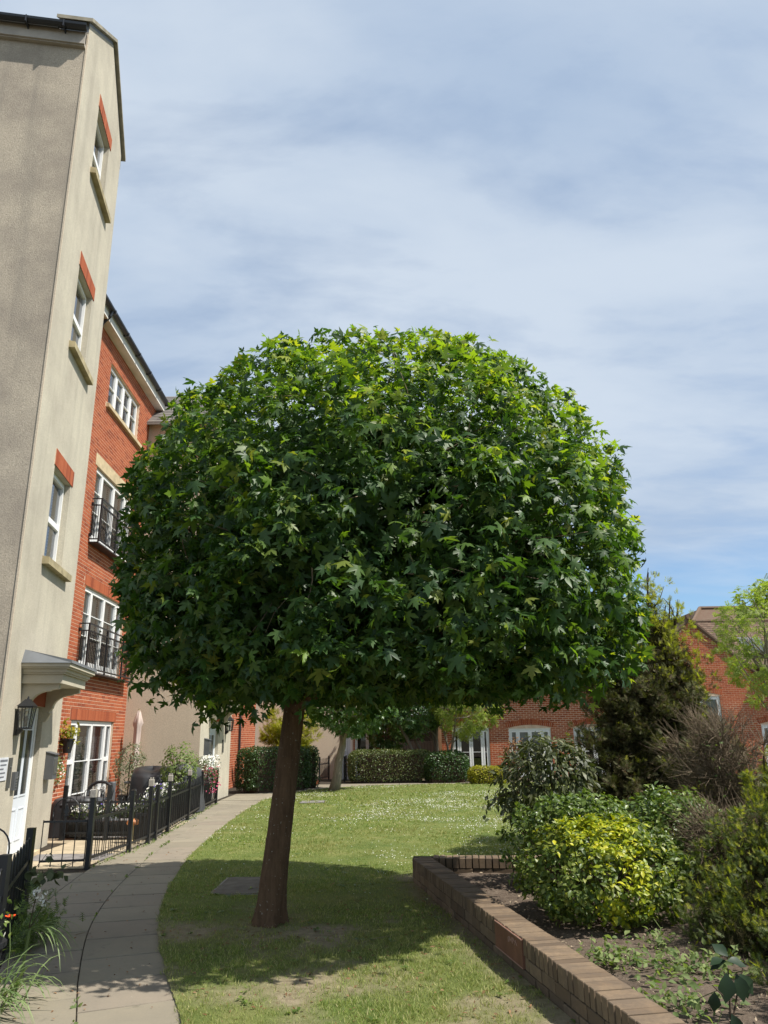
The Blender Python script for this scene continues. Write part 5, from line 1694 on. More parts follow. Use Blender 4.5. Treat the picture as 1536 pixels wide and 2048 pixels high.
# dark upright umbrella base / post by the table
up = thing('patio_heater', 'stubby dark post standing by the round patio chair', 'post')
c = F2.w(-.55, .75, 0)
MB().lathe(c, [(.18, 0), (.16, .06), (.07, .09), (.07, .74), (.06, .76)], 12).build('post', GREYBOX, up)
# ------------------------------------------------------------------ trees
def limb(mb, p0, p1, r0, r1, rng, bend=.12, n=5, sag=0):
    p0 = np.array(p0, float); p1 = np.array(p1, float); L = np.linalg.norm(p1 - p0)
    o = rng.normal(0, 1, 3) * bend * L
    pts = []
    for k in range(n):
        t = k / (n - 1)
        pts.append(p0 + (p1 - p0) * t + o * math.sin(math.pi * t) * .5 + np.array([0, 0, sag * L * math.sin(math.pi * t)]))
    mb.tube(pts, [r0 + (r1 - r0) * k / (n - 1) for k in range(n)], 7 if r0 > .02 else 4)
    return pts
def main_maple():
    rg = np.random.default_rng(5)
    t = thing('maple_tree', 'big clipped dome headed maple on a leaning trunk in the lawn', 'tree')
    C = np.array((-0.03, 7.6, 3.136)); A, BU, BL, PW, PL = 2.555, 2.285, 1.16, 2.68, 3.4
    # trunk with a root flare
    base = Vector((-1.09, 7.46, 0)); top = Vector((-.86, 7.50, 2.25))
    mb = MB(); nn = 22; k0 = 0
    lv0 = [(-.05, .170), (.04, .152), (.12, .138), (.25, .126), (.5, .116), (.9, .110), (1.3, .106), (1.7, .104), (2.05, .107), (2.3, .114)]
    lv = [(z, float(np.interp(z, [a for a, b in lv0], [b for a, b in lv0]))) for z in np.concatenate([np.linspace(-.05, .5, 10), np.linspace(.56, 2.3, 36)])]
    scars = [(rg.uniform(3.6, 6.0), rg.uniform(.3, 2.0), rg.uniform(.05, .09)) for _ in range(9)]
    for i, (z, r) in enumerate(lv):
        q = base.lerp(top, z / 2.25)
        for j in range(nn):
            a = 2 * math.pi * j / nn
            fl = 1 + (.16 * math.sin(5 * a + 1) + .08 * math.sin(3 * a)) * max(0, 1 - z / .35) + .03 * math.sin(4 * a + z * 2) + rg.normal(0, .012) + sum(.10 * math.exp(-((((a - sa) * .11) / sr) ** 2 + ((z - sz) / sr) ** 2) * 1.4) - .14 * math.exp(-((((a - sa) * .11) / sr) ** 2 + ((z - sz) / sr) ** 2) * 7) for sa, sz, sr in scars)
            mb.v.append((q.x + r * fl * math.cos(a), q.y + r * fl * math.sin(a), z))
    for i in range(len(lv) - 1):
        for j in range(nn):
            j2 = (j + 1) % nn
            mb.f.append((i * nn + j, i * nn + j2, (i + 1) * nn + j2, (i + 1) * nn + j))
    mb.build('trunk', BARK, t, True)
    br = MB(); tips = []
    for k in range(11):
        a = 2 * math.pi * k / 11 + rg.uniform(-.2, .2)
        if k == 0:
            e = C + np.array((-.55, -.75, -.62))
        e = C + np.array((math.cos(a) * 1.35, math.sin(a) * 1.35, rg.uniform(-.1, 1.0)))
        p = limb(br, top - Vector((0, 0, .12)), e, .075, .03, rg, .15, 6, .06)
        for q in range(7):
            d = unit(rg.normal(0, 1, 3) + (e - C) * .6 + np.array([0, 0, .3]))
            e2 = e + d * rg.uniform(.5, 1.0)
            limb(br, p[rg.integers(2, 6)], e2, .024, .008, rg, .15, 4); tips.append(e2)
    limb(br, (-.90, 7.44, 1.86), (-.42, 7.02, 2.16), .066, .05, rg, .04, 6)
    limb(br, (-.90, 7.52, 1.95), (-1.35, 7.3, 2.25), .05, .035, rg, .04, 5)
    br.build('branch', BARK, t, True)
    tw = MB()
    d = sphere_dirs(170, rg, -.5)
    for v in d:
        b = BU if v[2] > 0 else BL
        r = ((math.hypot(v[0], v[1]) / A) ** PW + abs(v[2] / b) ** PW) ** (-1 / PW)
        o = C + v * r * rg.uniform(.90, 1.015); i_ = C + v * r * rg.uniform(.62, .8) + rg.normal(0, .15, 3)
        limb(tw, i_, o, .006, .002, rg, .25, 4)
    tw.build('twigs', TWIG, t)['kind'] = 'stuff'
    # foliage: clumps on the clipped surface, drooping blades
    P, O = clumped(C, (A, A, BU), 540, .28, 37000, rg, PW, low=BL, lump=.065, inward=.80, rmin=.5, plow=PL)
    nr = (np.hypot((P - C)[:, 0], (P - C)[:, 1]) / A); zr = np.abs((P - C)[:, 2]) / np.where(P[:, 2] > C[2], BU, BL)
    pw = np.where(P[:, 2] > C[2], PW, PL)
    kp = (nr ** pw + zr ** pw) ** (1 / pw) < 1.0 + rg.exponential(.012, len(P))
    P, O = P[kp], O[kp]
    Pi, Oi = clumped(C, (A - .30, A - .30, BU - .30), 200, .42, 13000, rg, PW, low=BL - .24, lump=.1, rmin=.2, plow=PL)
    Pj, Oj = clumped(C, (A - .62, A - .62, BU - .6), 110, .6, 15000, rg, PW, low=BL - .40, lump=.1, rmin=.1, plow=PL)
    # hanging sprigs give the skirt of the crown an uneven hem
    Ps_, Os_ = [], []
    for k in range(150):
        a = rg.uniform(0, 6.283); rr_ = A * rg.uniform(.62, .97); dz = rg.uniform(.02, .26) * (1.3 if math.cos(a) < 0 else 1)
        zb = C[2] - BL * (1 - (rr_ / A) ** PL) ** (1 / PL)
        q = np.array((C[0] + rr_ * math.cos(a), C[1] + rr_ * math.sin(a), zb))
        m_ = 16
        Ps_.append(q + rg.normal(0, 1, (m_, 3)) * [.10, .10, .03] + np.array([0, 0, -1]) * rg.uniform(-.12, dz, (m_, 1)))
        Os_.append(unit(np.array((math.cos(a), math.sin(a), -.2)) + rg.normal(0, .5, (m_, 3))))
    P = np.concatenate([P, Pi, *Ps_]); O = np.concatenate([O, Oi, *Os_])
    P[:, 0] -= .039 * (P[:, 2] - C[2])
    leaves('inner_leaves', Pj, Oj + rg.normal(0, .5, Pj.shape), Oj * .3 + rg.normal(0, .6, Pj.shape) + [0, 0, -.5], rg.uniform(.12, .17, len(Pj)), T_MAPLE, L_MAPLE, t, 'stuff')
    # a few shallow hollows where the inside shows dark
    for h in ((-.55, -2.3, .55, .36), (.35, -2.45, .05, .42), (-1.5, -1.8, .5, .3), (.95, -2.0, .9, .30), (.1, -2.4, -.15, .3), (-.9, -2.2, -.5, .28), (1.5, -1.7, .35, .25)):
        dd = np.linalg.norm(P - (C + np.array(h[:3])), axis=1)
        kp = (dd > h[3]) | (rg.uniform(0, 1, len(P)) < .14) | (np.linalg.norm((P - C) / np.array([A, A, BU]), axis=1) < .70)
        P, O = P[kp], O[kp]
    # underside rim droops
    n = len(P)
    side = np.clip(1 - O[:, 2:3], .2, 1.6)
    N = O * .55 + np.array([0, 0, .5]) + rg.normal(0, .6, (n, 3))
    T = O * .35 + np.array([0, 0, -.8]) * side + rg.normal(0, .38, (n, 3))
    S = rg.uniform(.052, .100, n) + .045 * (rg.uniform(0, 1, n) < .15)
    up = np.clip((P[:, 2] - C[2]) / BU, 0, 1)
    S *= (1.08 - .25 * up)
    T[:, 2] += up * .55
    # the 300 leaves that show largest become objects
    camp = np.array([0, 0, CAM_H])
    D = np.linalg.norm(P - camp, axis=1)
    facing = ((camp - P) * O).sum(1) / D
    nn_ = unit(N); look = np.abs((unit(camp - P) * nn_).sum(1))
    rr = np.linalg.norm((P - C) / np.array([A, A, BU]), axis=1)
    score = S / D * (.3 + look) * (facing > .25) * (rr > .88)
    idx = np.argsort(-score)[:300]
    mk = np.ones(n, bool); mk[idx] = False
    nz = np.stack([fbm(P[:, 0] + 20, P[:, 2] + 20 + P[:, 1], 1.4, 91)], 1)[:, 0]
    new = (rr > .93) & (rg.uniform(0, 1, n) < np.clip(.10 + O[:, 2] * .85 + O[:, 0] * .18, 0, .92) * np.clip((nz - .2) * 3.0, .15, 1))  # paler new shoots up top and right, sunlight painted into their leaf colour
    leaves('crown', P[mk & ~new], N[mk & ~new], T[mk & ~new], S[mk & ~new], T_MAPLE, L_MAPLE, t, 'stuff')
    leaves('sunlit_growth', P[mk & new], N[mk & new], T[mk & new], S[mk & new] * .92, T_MAPLE, L_MAPLE_SUNLIT, t, 'stuff')
    for q, mm_ in ((idx[~new[idx]], L_MAPLE), (idx[new[idx]], L_MAPLE_SUNLIT)):
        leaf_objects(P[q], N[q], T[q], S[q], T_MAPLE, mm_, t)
main_maple()

def tree(name, label, base, crown_c, rad, ncl, rcl, nl, tpl, size, lmat, bark, r0, seed, stems=1, cat='tree', group=None, power=2.0, low=None, droop=-.3, nb=14):
    rg = np.random.default_rng(seed)
    t = thing(name, label, cat, group)
    base = np.array(base, float); cc = np.array(crown_c, float)
    tops = []
    for k in range(stems):
        mb = MB()
        b = base + (rg.normal(0, .16, 3) * [1, 1, 0] if stems > 1 else 0)
        e = cc + (rg.normal(0, .3, 3) * [rad[0], rad[1], .2] if stems > 1 else np.array([0, 0, -rad[2] * .2]))
        pts = [b + (e - b) * u + rg.normal(0, .02, 3) for u in np.linspace(0, 1, 7)]
        mb.tube(pts, [r0 * (1.25 if i == 0 else 1 - .10 * i) for i in range(7)], 9)
        mb.build('trunk', bark, t, True)
        tops += pts[3:]
    br = MB()
    for k in range(nb):
        d = sphere_dirs(nb, rg, -.4)[k]
        e = cc + d * np.array(rad) * .85
        limb(br, tops[rg.integers(0, len(tops))], e, r0 * .4, .006, rg, .15, 5)
    br.build('branch', bark, t)
    P, O = clumped(cc, rad, ncl, rcl, nl, rg, power, low=low, lump=.08, rmin=.3)
    n = len(P)
    leaves('crown', P, O * .5 + rg.normal(0, .45, (n, 3)) + [0, 0, .7], O * .5 + rg.normal(0, .6, (n, 3)) + [0, 0, droop], rg.uniform(.65, 1.25, n) * size, tpl, lmat, t)
    return t
tree('maple_tree', 'slim young maple across the lawn with round clumps of leaves', (-1.66, 24.2, 0), (-1.15, 24.2, 2.85), (1.55, 1.4, 1.25), 48, .42, 2600, T_MAPLE, .16, L_MAPLE_SMALL, BARK_GREY, .155, 21)
tree('broadleaf_tree', 'many stemmed leafy tree rising behind the mid green hedge', (1.85, 29.6, -.1), (.9, 29.4, 3.0), (1.75, 1.2, 1.45), 52, .42, 2800, T_MAPLE, .17, L_MAPLE_SMALL, BARK_GREY, .085, 22, stems=4)
tree('robinia_tree', 'pale lime leaved tree in front of the white french doors', (2.35, 28.9, -.1), (2.9, 28.3, 2.65), (1.3, 1.0, 1.25), 40, .32, 3400, T_PINN, .17, L_ROBINIA, BARK_GREY, .06, 23, stems=2)
tree('broadleaf_tree', 'dark leafy tree in the gap before the garage', (-.1, 30.6, -.1), (.1, 30.4, 2.35), (.95, .9, 1.6), 30, .4, 1500, T_MAPLE,   .16, L_MAPLE_SMALL, BARK_GREY, .08, 24, stems=2)
tree('robinia_tree', 'airy pale green tree in front of the tiled roof at the right edge', (9.85, 19.6, 0), (9.9, 19.6, 3.75), (1.25, 1.2, 1.75), 40, .34, 2300, T_PINN, .20, L_ROBINIA, BARK_GREY, .07, 25, nb=26)
tree('background_tree', 'taller grey green tree rising behind the ridge at the right edge', (20.0, 38.5, 0), (20.1, 38.5, 6.9), (2.0, 1.9, 2.4), 36, .6, 2400, T_OVAL, .30, L_OLIVE if False else L_ROBINIA, BARK_GREY, .16, 26)
tree('background_tree', 'bushy green tree hidden low between conifer and gable', (9.2, 29.0, 0), (9.0, 29, 1.6), (1.3, 1.2, 1.5), 24, .4, 1100, T_OVAL, .16, L_HEDGE_MID, BARK_GREY, .1, 27)

# ------------------------------------------------------------------ hedges
def hedge(label, c, half, nl, lmat, seed, ang=0, size=.055, power=6, cat='hedge', name='hedge', group=None):
    rg = np.random.default_rng(seed)
    t = thing(name, label, cat, group)
    n = nl
    # points on the faces of a rounded box with leaf scatter, plus a filled inside
    u = rg.uniform(-1, 1, (n, 3)); f = rg.integers(0, 5, n)
    ax = np.array([0, 0, 1, 1, 2])[f]; sgn = np.array([-1, 1, -1, 1, 1])[f]
    u[np.arange(n), ax] = sgn
    ln_ = (np.abs(u) ** power).sum(1) ** (1 / power)
    u = u / ln_[:, None]
    N = unit(np.sign(u) * np.abs(u) ** (power - 1) / np.array(half))
    P = u * np.array(half); P -= N * (rg.uniform(0, 1, n) ** 2 * .16)[:, None]
    wob = .05 * (fbm(P[:, 0] + 9, P[:, 2] + 5 + P[:, 1], 2.3, seed) - .5) * 2
    P += N * wob[:, None]
    ca, sa = math.cos(ang), math.sin(ang)
    rot = np.array([[ca, -sa, 0], [sa, ca, 0], [0, 0, 1]])
    P = P @ rot.T + np.array(c); N = N @ rot.T
    leaves('foliage', P, N * .7 + rg.normal(0, .6, (n, 3)) + [0, 0, .25], N * .3 + rg.normal(0, .8, (n, 3)), rg.uniform(.6, 1.3, n) * size, T_OVAL, lmat, t)
    st = MB()
    for k in range(30):
        q = rot @ (np.array([rg.uniform(-.8, .8), rg.uniform(-.7, .7), -1]) * half) + c
        st.tube([q, q + rg.normal(0, .1, 3) + [0, 0, half[2] * 1.3]], [.018, .006], 4)
    st.build('stems', STEM, t)
    core = MB()
    fr = Fr(c, (ca, sa))
    core.box(fr, -half[0] * .72, half[0] * .72, -half[1] * .72, half[1] * .72, -half[2], half[2] * .72)
    core.build('inner_twigs', STEM, t)
    return t
hedge('dark clipped hedge right of the far white door behind the trunk', (-3.55, 24.6, .65), (1.12, .62, .65), 9000, L_HEDGE_DARK, 31, .65, .06)
hedge('clipped hedge end in shade just right of the big trunk', (-2.72, 26.0, .62), (.42, .55, .66), 3200, L_HEDGE_DARK, 32, .2, .06)
hedge('long clipped mid green hedge across the far side of the lawn', (.12, 28.45, .54), (1.52, .55, .56), 11000, L_HEDGE_MID, 33, -.08, .06)
hedge('rounded dark shrub joined to the right end of the long hedge', (2.1, 27.9, .50), (.78, .65, .55), 5000, L_HEDGE_DARK, 34, 0, .075, 3, 'shrub', 'shrub')
hedge('low bright yellow shrub before the far french doors', (3.35, 26.6, .26), (.62, .5, .30), 3400, L_GOLDCON, 35, 0, .065, 3.5, 'shrub', 'shrub')
t = thing('bronze_shrub', 'dried brown leaved shrub against the far brick wall', 'shrub')
rs = np.random.default_rng(52)
P, O = clumped((4.75, 29.3, .75), (.45, .4, .85), 16, .25, 420, rs)
leaves('foliage', P, O + rs.normal(0, .5, P.shape), rs.normal(0, .5, P.shape) + [0, 0, -.5], rs.uniform(.08, .15, len(P)), T_OVAL, L_DEAD, t)
st = MB()
for k in range(14): st.tube([(4.75 + rs.normal(0, .08), 29.3, -.05), (4.75 + rs.normal(0, .3), 29.3 + rs.normal(0, .2), rs.uniform(.6, 1.5))], [.012, .004], 4)
st.build('stems', STEM, t)
# far railings and path edge
railing([(-3.5, 29.3), (-2.52, 29.2), (-2.28, 30.6)], 'far black railing seen past the slim tree trunk')
railing([(-1.62, 30.8), (-1.62, 29.6)], 'short far railing by the white door behind the slim tree')
tr = thing('brick_edging', 'short orange brick edging at the foot of the shaded hedge end', 'edging')
for k in range(5):
    rb_brick(Fr((-2.62 + .03 * k, 27.0 + .23 * k, 0), (.15, 1)), 0, .21, -.10, 0, -.02, .09, tr, BRICK)

# ------------------------------------------------------------------ shrubs and conifers of the bed
def shrub(name, label, c, rad, ncl, rcl, nl, tpl, size, lmat, seed, cat='shrub', nobj=0, up=.5, tipup=.6, low=None, stems=14, power=2.2, mats2=None, z0=.12, zmin=-.6, lump=.04, rmin=.45):
    rg = np.random.default_rng(seed)
    t = thing(name, label, cat)
    P, O = clumped(c, rad, ncl, rcl, nl, rg, power, zmin=zmin, low=low, lump=lump, rmin=rmin)
    n = len(P)
    P[:, 2] = np.maximum(P[:, 2], z0 + .02)
    N = O * .55 + [0, 0, up] + rg.normal(0, .42, (n, 3)); T = O * .7 + rg.normal(0, .5, (n, 3)) + [0, 0, tipup]
    S = rg.uniform(.65, 1.25, n) * size
    mk = np.ones(n, bool)
    if nobj:
        camp = np.array([0, 0, CAM_H]); D = np.linalg.norm(P - camp, axis=1)
        sc = S / D * ((((camp - P) * O).sum(1) / D) > .35) * (.4 + np.abs((unit(camp - P) * unit(N)).sum(1)))
        rr = np.linalg.norm((P - np.array(c)) / np.array(rad), axis=1); sc = sc * (rr > .85)
        idx = np.argsort(-sc)[:nobj]; mk[idx] = False
    if mats2:
        w = mats2[1](P)
        sel = (rg.uniform(0, 1, n) < w)
        leaves('foliage', P[mk & ~sel], N[mk & ~sel], T[mk & ~sel], S[mk & ~sel], tpl, lmat, t, 'stuff' if nobj else None)
        leaves('tip_foliage', P[mk & sel], N[mk & sel], T[mk & sel], S[mk & sel], tpl, mats2[0], t, 'stuff' if nobj else None)
        if nobj:
            for mm_, ss in ((lmat, ~sel), (mats2[0], sel)):
                q = idx[ss[idx]]
                leaf_objects(P[q], N[q], T[q], S[q], tpl, mm_, t)
    else:
        leaves('foliage', P[mk], N[mk], T[mk], S[mk], tpl, lmat, t, 'stuff' if nobj else None)
        if nobj: leaf_objects(P[idx], N[idx], T[idx], S[idx], tpl, lmat, t)
    st = MB()
    b = np.array([c[0], c[1], z0 - .05])
    for k in range(stems):
        d = unit(rg.normal(0, 1, 3) * [1, 1, .3] + [0, 0, .7])
        limb(st, b + rg.normal(0, .05, 3) * [1, 1, 0], np.array(c) + d * np.array(rad) * .85 * [1, 1, .8], .016, .005, rg, .12, 5)
    st.build('stems', STEM, t)
    return t
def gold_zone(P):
    # the golden sector runs from the top down the right hand front of the bush
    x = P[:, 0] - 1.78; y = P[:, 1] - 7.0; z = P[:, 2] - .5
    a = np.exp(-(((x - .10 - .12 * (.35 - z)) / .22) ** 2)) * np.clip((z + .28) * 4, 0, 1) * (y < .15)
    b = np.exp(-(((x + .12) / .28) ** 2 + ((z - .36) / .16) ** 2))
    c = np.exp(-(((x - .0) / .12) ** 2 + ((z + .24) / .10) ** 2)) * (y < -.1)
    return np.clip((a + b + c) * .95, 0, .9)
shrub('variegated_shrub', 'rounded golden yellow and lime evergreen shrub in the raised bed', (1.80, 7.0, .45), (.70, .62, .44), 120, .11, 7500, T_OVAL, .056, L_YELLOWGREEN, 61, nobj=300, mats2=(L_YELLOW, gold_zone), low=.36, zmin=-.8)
shrub('evergreen_shrub', 'glossy green shrub behind the golden bush at the corner of the bed', (1.98, 8.55, .50), (.76, .5, .50), 70, .14, 4200, T_OVAL, .066, L_CHOISYA, 62, nobj=120, low=.4)
shrub('evergreen_shrub', 'glossy green shrub between the golden bush and the bare twigs', (3.05, 8.7, .48), (.62, .55, .52), 60, .14, 3800, T_OVAL, .068, L_CHOISYA, 63, nobj=120, low=.4)
shrub('viburnum_shrub', 'dull dark leathery shrub with a drooping branch over the lawn', (2.30, 11.2, .92), (.72, .6, .62), 50, .2, 2600, T_NARROW, .12, L_VIBURNUM, 64, up=.3, tipup=-.55, low=.6, z0=.0)
rs = np.random.default_rng(65)
t = thing('viburnum_branch', 'low leafy branch hanging out over the lawn left of the dark shrub', 'branch')
br = MB(); pts = limb(br, (2.1, 11.1, .75), (1.42, 10.9, .72), .016, .006, rs, .05, 6, .12); br.build('stem', STEM, t)
P = np.array([pts[rs.integers(0, 6)] for _ in range(150)]) + rs.normal(0, 1, (150, 3)) * [.10, .10, .07] + [0, 0, -.02]
leaves('foliage', P, rs.normal(0, .5, P.shape) + [0, -.4, .5], rs.normal(0, .3, P.shape) + [-.2, 0, -1], rs.uniform(.07, .12, 150), T_OVAL, L_VIBURNUM, t)

def conifer(name, label, blobs, nl, size, lmat, tipmat, tipf, seed, base, r0=.06, rcl=.22, ncl=26, cat='conifer', brown=None, tpl=T_SPRAY, rm=.3, inner=0):
    """loose conifer: several upright plumes of sprays on one stem"""
    rg = np.random.default_rng(seed)
    t = thing(name, label, cat)
    tot = sum(b[3] * b[3] * b[4] for b in blobs)
    Ps = []; Os = []; fills = []
    tr_ = MB()
    for (x, y, z, r, h) in blobs:
        k = int(nl * (r * r * h / tot) ** .7 / sum((b[3] * b[3] * b[4] / tot) ** .7 for b in blobs))
        P, O = clumped((x, y, z), (r, r, h), ncl, rcl * (r / .7), k, rg, 1.7, lump=.13, rmin=rm)
        Ps.append(P); Os.append(O)
        if inner and r > .3:
            kk = int(inner * k / nl)
            q = unit(rg.normal(0, 1, (kk, 3))) * (rg.uniform(.2, .78, (kk, 1)))
            fills.append(np.array((x, y, z)) + q * [r, r, h])
        limb(tr_, base, (x, y, z + h * .7), r0 * .6, .008, rg, .05, 6)
    for k in range(26):
        b = blobs[rg.integers(0, len(blobs))]
        d = rg.normal(0, 1, 3)
        limb(tr_, (b[0], b[1], b[2] - b[4] * .4), np.array(b[:3]) + unit(d) * [b[3], b[3], b[4]] * .9, .015, .004, rg, .2, 4)
    tr_.build('trunk', STEM, t)
    P = np.concatenate(Ps); O = np.concatenate(Os); n = len(P)
    N = O * .4 + rg.normal(0, .7, (n, 3)); T = O * .7 + rg.normal(0, .35, (n, 3)) + [0, 0, .85]
    S = rg.uniform(.6, 1.3, n) * size
    w = tipf(P, O); sel = rg.uniform(0, 1, n) < w
    leaves('foliage', P[~sel], N[~sel], T[~sel], S[~sel], tpl, lmat, t)
    if sel.any(): leaves('fresh_foliage', P[sel], N[sel], T[sel], S[sel], tpl, tipmat, t)
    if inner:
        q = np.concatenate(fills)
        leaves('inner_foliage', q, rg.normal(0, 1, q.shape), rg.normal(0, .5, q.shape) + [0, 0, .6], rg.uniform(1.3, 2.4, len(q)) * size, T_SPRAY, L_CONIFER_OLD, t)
    if brown is not None:
        k = int(n * .6); q = rg.integers(0, n, k)
        q = q[rg.uniform(0, 1, k) < brown(P[q])]
        leaves('browned_foliage', P[q] - O[q] * .05, N[q] + rg.normal(0, .3, (len(q), 3)), T[q] + rg.normal(0, .4, (len(q), 3)), S[q], tpl, L_CONIFER_BROWN, t)
    return t
def tipf1(P, O):
    return np.clip((P[:, 2] - 2.2) / 1.1, .03, .95) * np.clip(O[:, 2] + .8, 0, 1) + .25 * (P[:, 0] > 4.5)
conifer('conifer_tree', 'tall ragged conifer with brown dead patches and fresh yellow green tips', [(4.30, 11.95, 3.72, .25, .55), (4.56, 11.85, 3.32, .20, .45), (4.20, 11.95, 3.1, .34, .65), (3.85, 11.9, 2.85, .55, .85), (3.45, 11.8, 2.45, .5, .7), (4.46, 11.8, 3.1, .24, .62), (4.42, 11.75, 2.55, .40, .65), (4.62, 11.6, 2.30, .24, .5), (3.85, 11.6, 2.15, .70, .85), (4.35, 11.55, 1.75, .55, .9), (3.45, 11.5, 1.55, .50, .85), (4.1, 11.3, 1.0, .80, .75), (3.25, 11.35, .85, .50, .6), (4.68, 11.4, 1.3, .32, .8), (2.95, 11.3, 1.45, .28, .25)],
        21000, .075, L_CONIFER, L_CONIFER_TIP, tipf1, 71, (4.0, 11.7, 0), .12, rcl=.17, ncl=30, rm=.5, inner=12000, brown=lambda P: np.clip(.55 - (P[:, 2] - 2.3) * .6, .0, .75))
conifer('conifer_shrub', 'yellowish feathery conifer at the right edge behind the twigs', [(4.12, 8.6, 1.0, .28, .5), (4.35, 8.5, .75, .36, .65), (3.95, 8.3, .62, .28, .35), (4.2, 7.8, .5, .4, .55)], 6000, .065, L_JUNIPER, L_CONIFER_TIP, lambda P, O: np.clip(O[:, 2] * .5 + .35, .1, .7), 72, (4.2, 8.6, .1), .04, ncl=18)
conifer('juniper_shrub', 'low spreading juniper filling the bottom right of the bed', [(2.72, 6.25, .28, .52, .36), (2.5, 5.95, .18, .34, .24), (3.0, 6.0, .36, .5, .42), (2.95, 6.6, .5, .45, .40), (2.45, 6.5, .22, .3, .25), (3.3, 6.6, .68, .5, .5), (2.85, 5.6, .3, .4, .38), (2.62, 5.2, .26, .30, .28), (2.85, 5.15, .42, .38, .42), (3.6, 6.2, .75, .45, .65), (2.36, 4.62, .20, .24, .24), (2.6, 4.6, .32, .32, .32), (2.45, 4.95, .18, .26, .22)], 20000, .05, L_JUNIPER, L_CONIFER_TIP, lambda P, O: np.clip(O[:, 2] * .3 + .06, .02, .4), 73, (2.75, 6.3, .1), .03, ncl=34, rcl=.17, inner=5000)
conifer('conifer_shrub', 'tall dark conifer bush added out of view at right to shade the bed', [(4.05, 6.3, 1.0, .50, .95), (4.3, 7.0, 1.2, .55, 1.05), (3.95, 5.6, .8, .45, .75)], 7000, .075, L_CONIFER, L_JUNIPER, lambda P, O: O[:, 2] * 0 + .4, 76, (4.1, 6.3, .1), .05, ncl=24, inner=3000)  # unseen bush added beyond the right edge so its shade falls on the bed
conifer('gold_conifer', 'golden conifer bush glowing above the dark hedge', [(-3.5, 26.6, 1.8, .6, .75), (-2.95, 26.7, 1.75, .5, .6), (-3.95, 26.7, 1.6, .4, .5), (-3.3, 26.7, 1.0, .9, .6)], 2600, .22, L_GOLDCON, L_CONIFER_TIP, lambda P, O: O[:, 2] * 0 + .2, 74, (-3.3, 26.8, 0), .08, ncl=20)
conifer('conifer_shrub', 'small golden brown conifer at the foot of the tall conifer', [(3.72, 10.4, .55, .3, .45), (4.05, 10.3, .62, .28, .42)], 1300, .09, L_CONIFER_BROWN, L_GOLDCON, lambda P, O: np.clip(O[:, 2] * .5 + .35, .1, .8), 75, (3.9, 10.4, .0), .03, ncl=14)

def twiggy(label, c, rad, n, seed):
    rg = np.random.default_rng(seed)
    t = thing('dead_shrub', label, 'shrub')
    mb = MB(); b = np.array([c[0], c[1], .1])
    mains = []
    for k in range(70):
        d = unit(rg.normal(0, 1, 3) * [1, .8, .5] + [0, 0, .8])
        e = np.array(c) + d * np.array(rad) * rg.uniform(.5, .95)
        p = limb(mb, b + rg.normal(0, .14, 3) * [1, 1, 0], e, .010, .004, rg, .12, 5)
        mains += p[2:]
    for k in range(n):
        p = mains[rg.integers(0, len(mains))]
        d = unit((p - np.array(c)) * .8 + rg.normal(0, .55, 3) + [-.12, 0, .15])
        L = rg.uniform(.12, .42)
        q = p + d * L * .5 + rg.normal(0, .02, 3)
        mb.tube([p, q, p + d * L + rg.normal(0, .03, 3)], [.0034, .0026, .0012], 3, False)
    mb.build('twigs', DEADTWIG, t)['kind'] = 'stuff'
    k = 260
    P = np.array([mains[rg.integers(0, len(mains))] for _ in range(k)]) + rg.normal(0, .08, (k, 3))
    leaves('foliage', P, rg.normal(0, .5, (k, 3)) + [0, -.2, .6], rg.normal(0, 1, (k, 3)), rg.uniform(.03, .07, k), T_OVAL, L_WEED, t)
twiggy('tangled grey dead shrub of bare twigs at the right of the bed', (3.95, 9.3, 1.02), (.64, .5, .86), 4200, 81)
twiggy('lower thicket of dark bare twigs between the green shrub and juniper', (3.35, 7.7, .48), (.62, .5, .42), 2400, 82)

# dark broad leaved sapling bottom right
t = thing('laurel_sapling', 'dark broad leaved sapling leaning over the bed at the bottom right', 'sapling')
rs = np.random.default_rng(91)
st = MB(); b = Vector((1.82, 4.62, .08))
p1 = limb(st, b, (1.86, 4.66, .36), .007, .004, rs, .04, 5)
limb(st, b, (1.98, 4.75, .34), .006, .003, rs, .04, 5); limb(st, p1[2], (1.74, 4.6, .30), .004, .003, rs, .04, 4)
st.build('stem', STEM, t)
lp = [((1.86, 4.66, .40), (-.2, -.1, .3), (-.9, .1, .2), .11), ((1.86, 4.66, .40), (.1, -.4, .8), (.9, -.1, -.1), .11), ((1.84, 4.64, .35), (.0, -1, .2), (-.2, -.1, -1), .15), ((1.90, 4.66, .34), (.1, -1, .2), (.15, -.1, -1), .14),
      ((1.93, 4.69, .33), (.2, -1, .3), (.5, -.1, -.8), .12), ((1.75, 4.6, .27), (-.3, -1, .1), (-.2, 0, -1), .10), ((1.95, 4.72, .30), (.3, -1, .1), (.3, 0, -1), .11), ((1.87, 4.66, .42), (-.1, -.6, .5), (-.5, .1, .7), .10), ((1.84, 4.66, .41), (-.1, -.3, .9), (-.8, -.2, -.2), .09), ((1.83, 4.62, .16), (.0, -1, .2), (.3, 0, -1), .11)]
A = [np.array([q[i] for q in lp], float) for i in range(4)]
leaf_objects(A[0], A[1], A[2], A[3], oval_template(.34, .1, .12), L_DARKBIG, t)
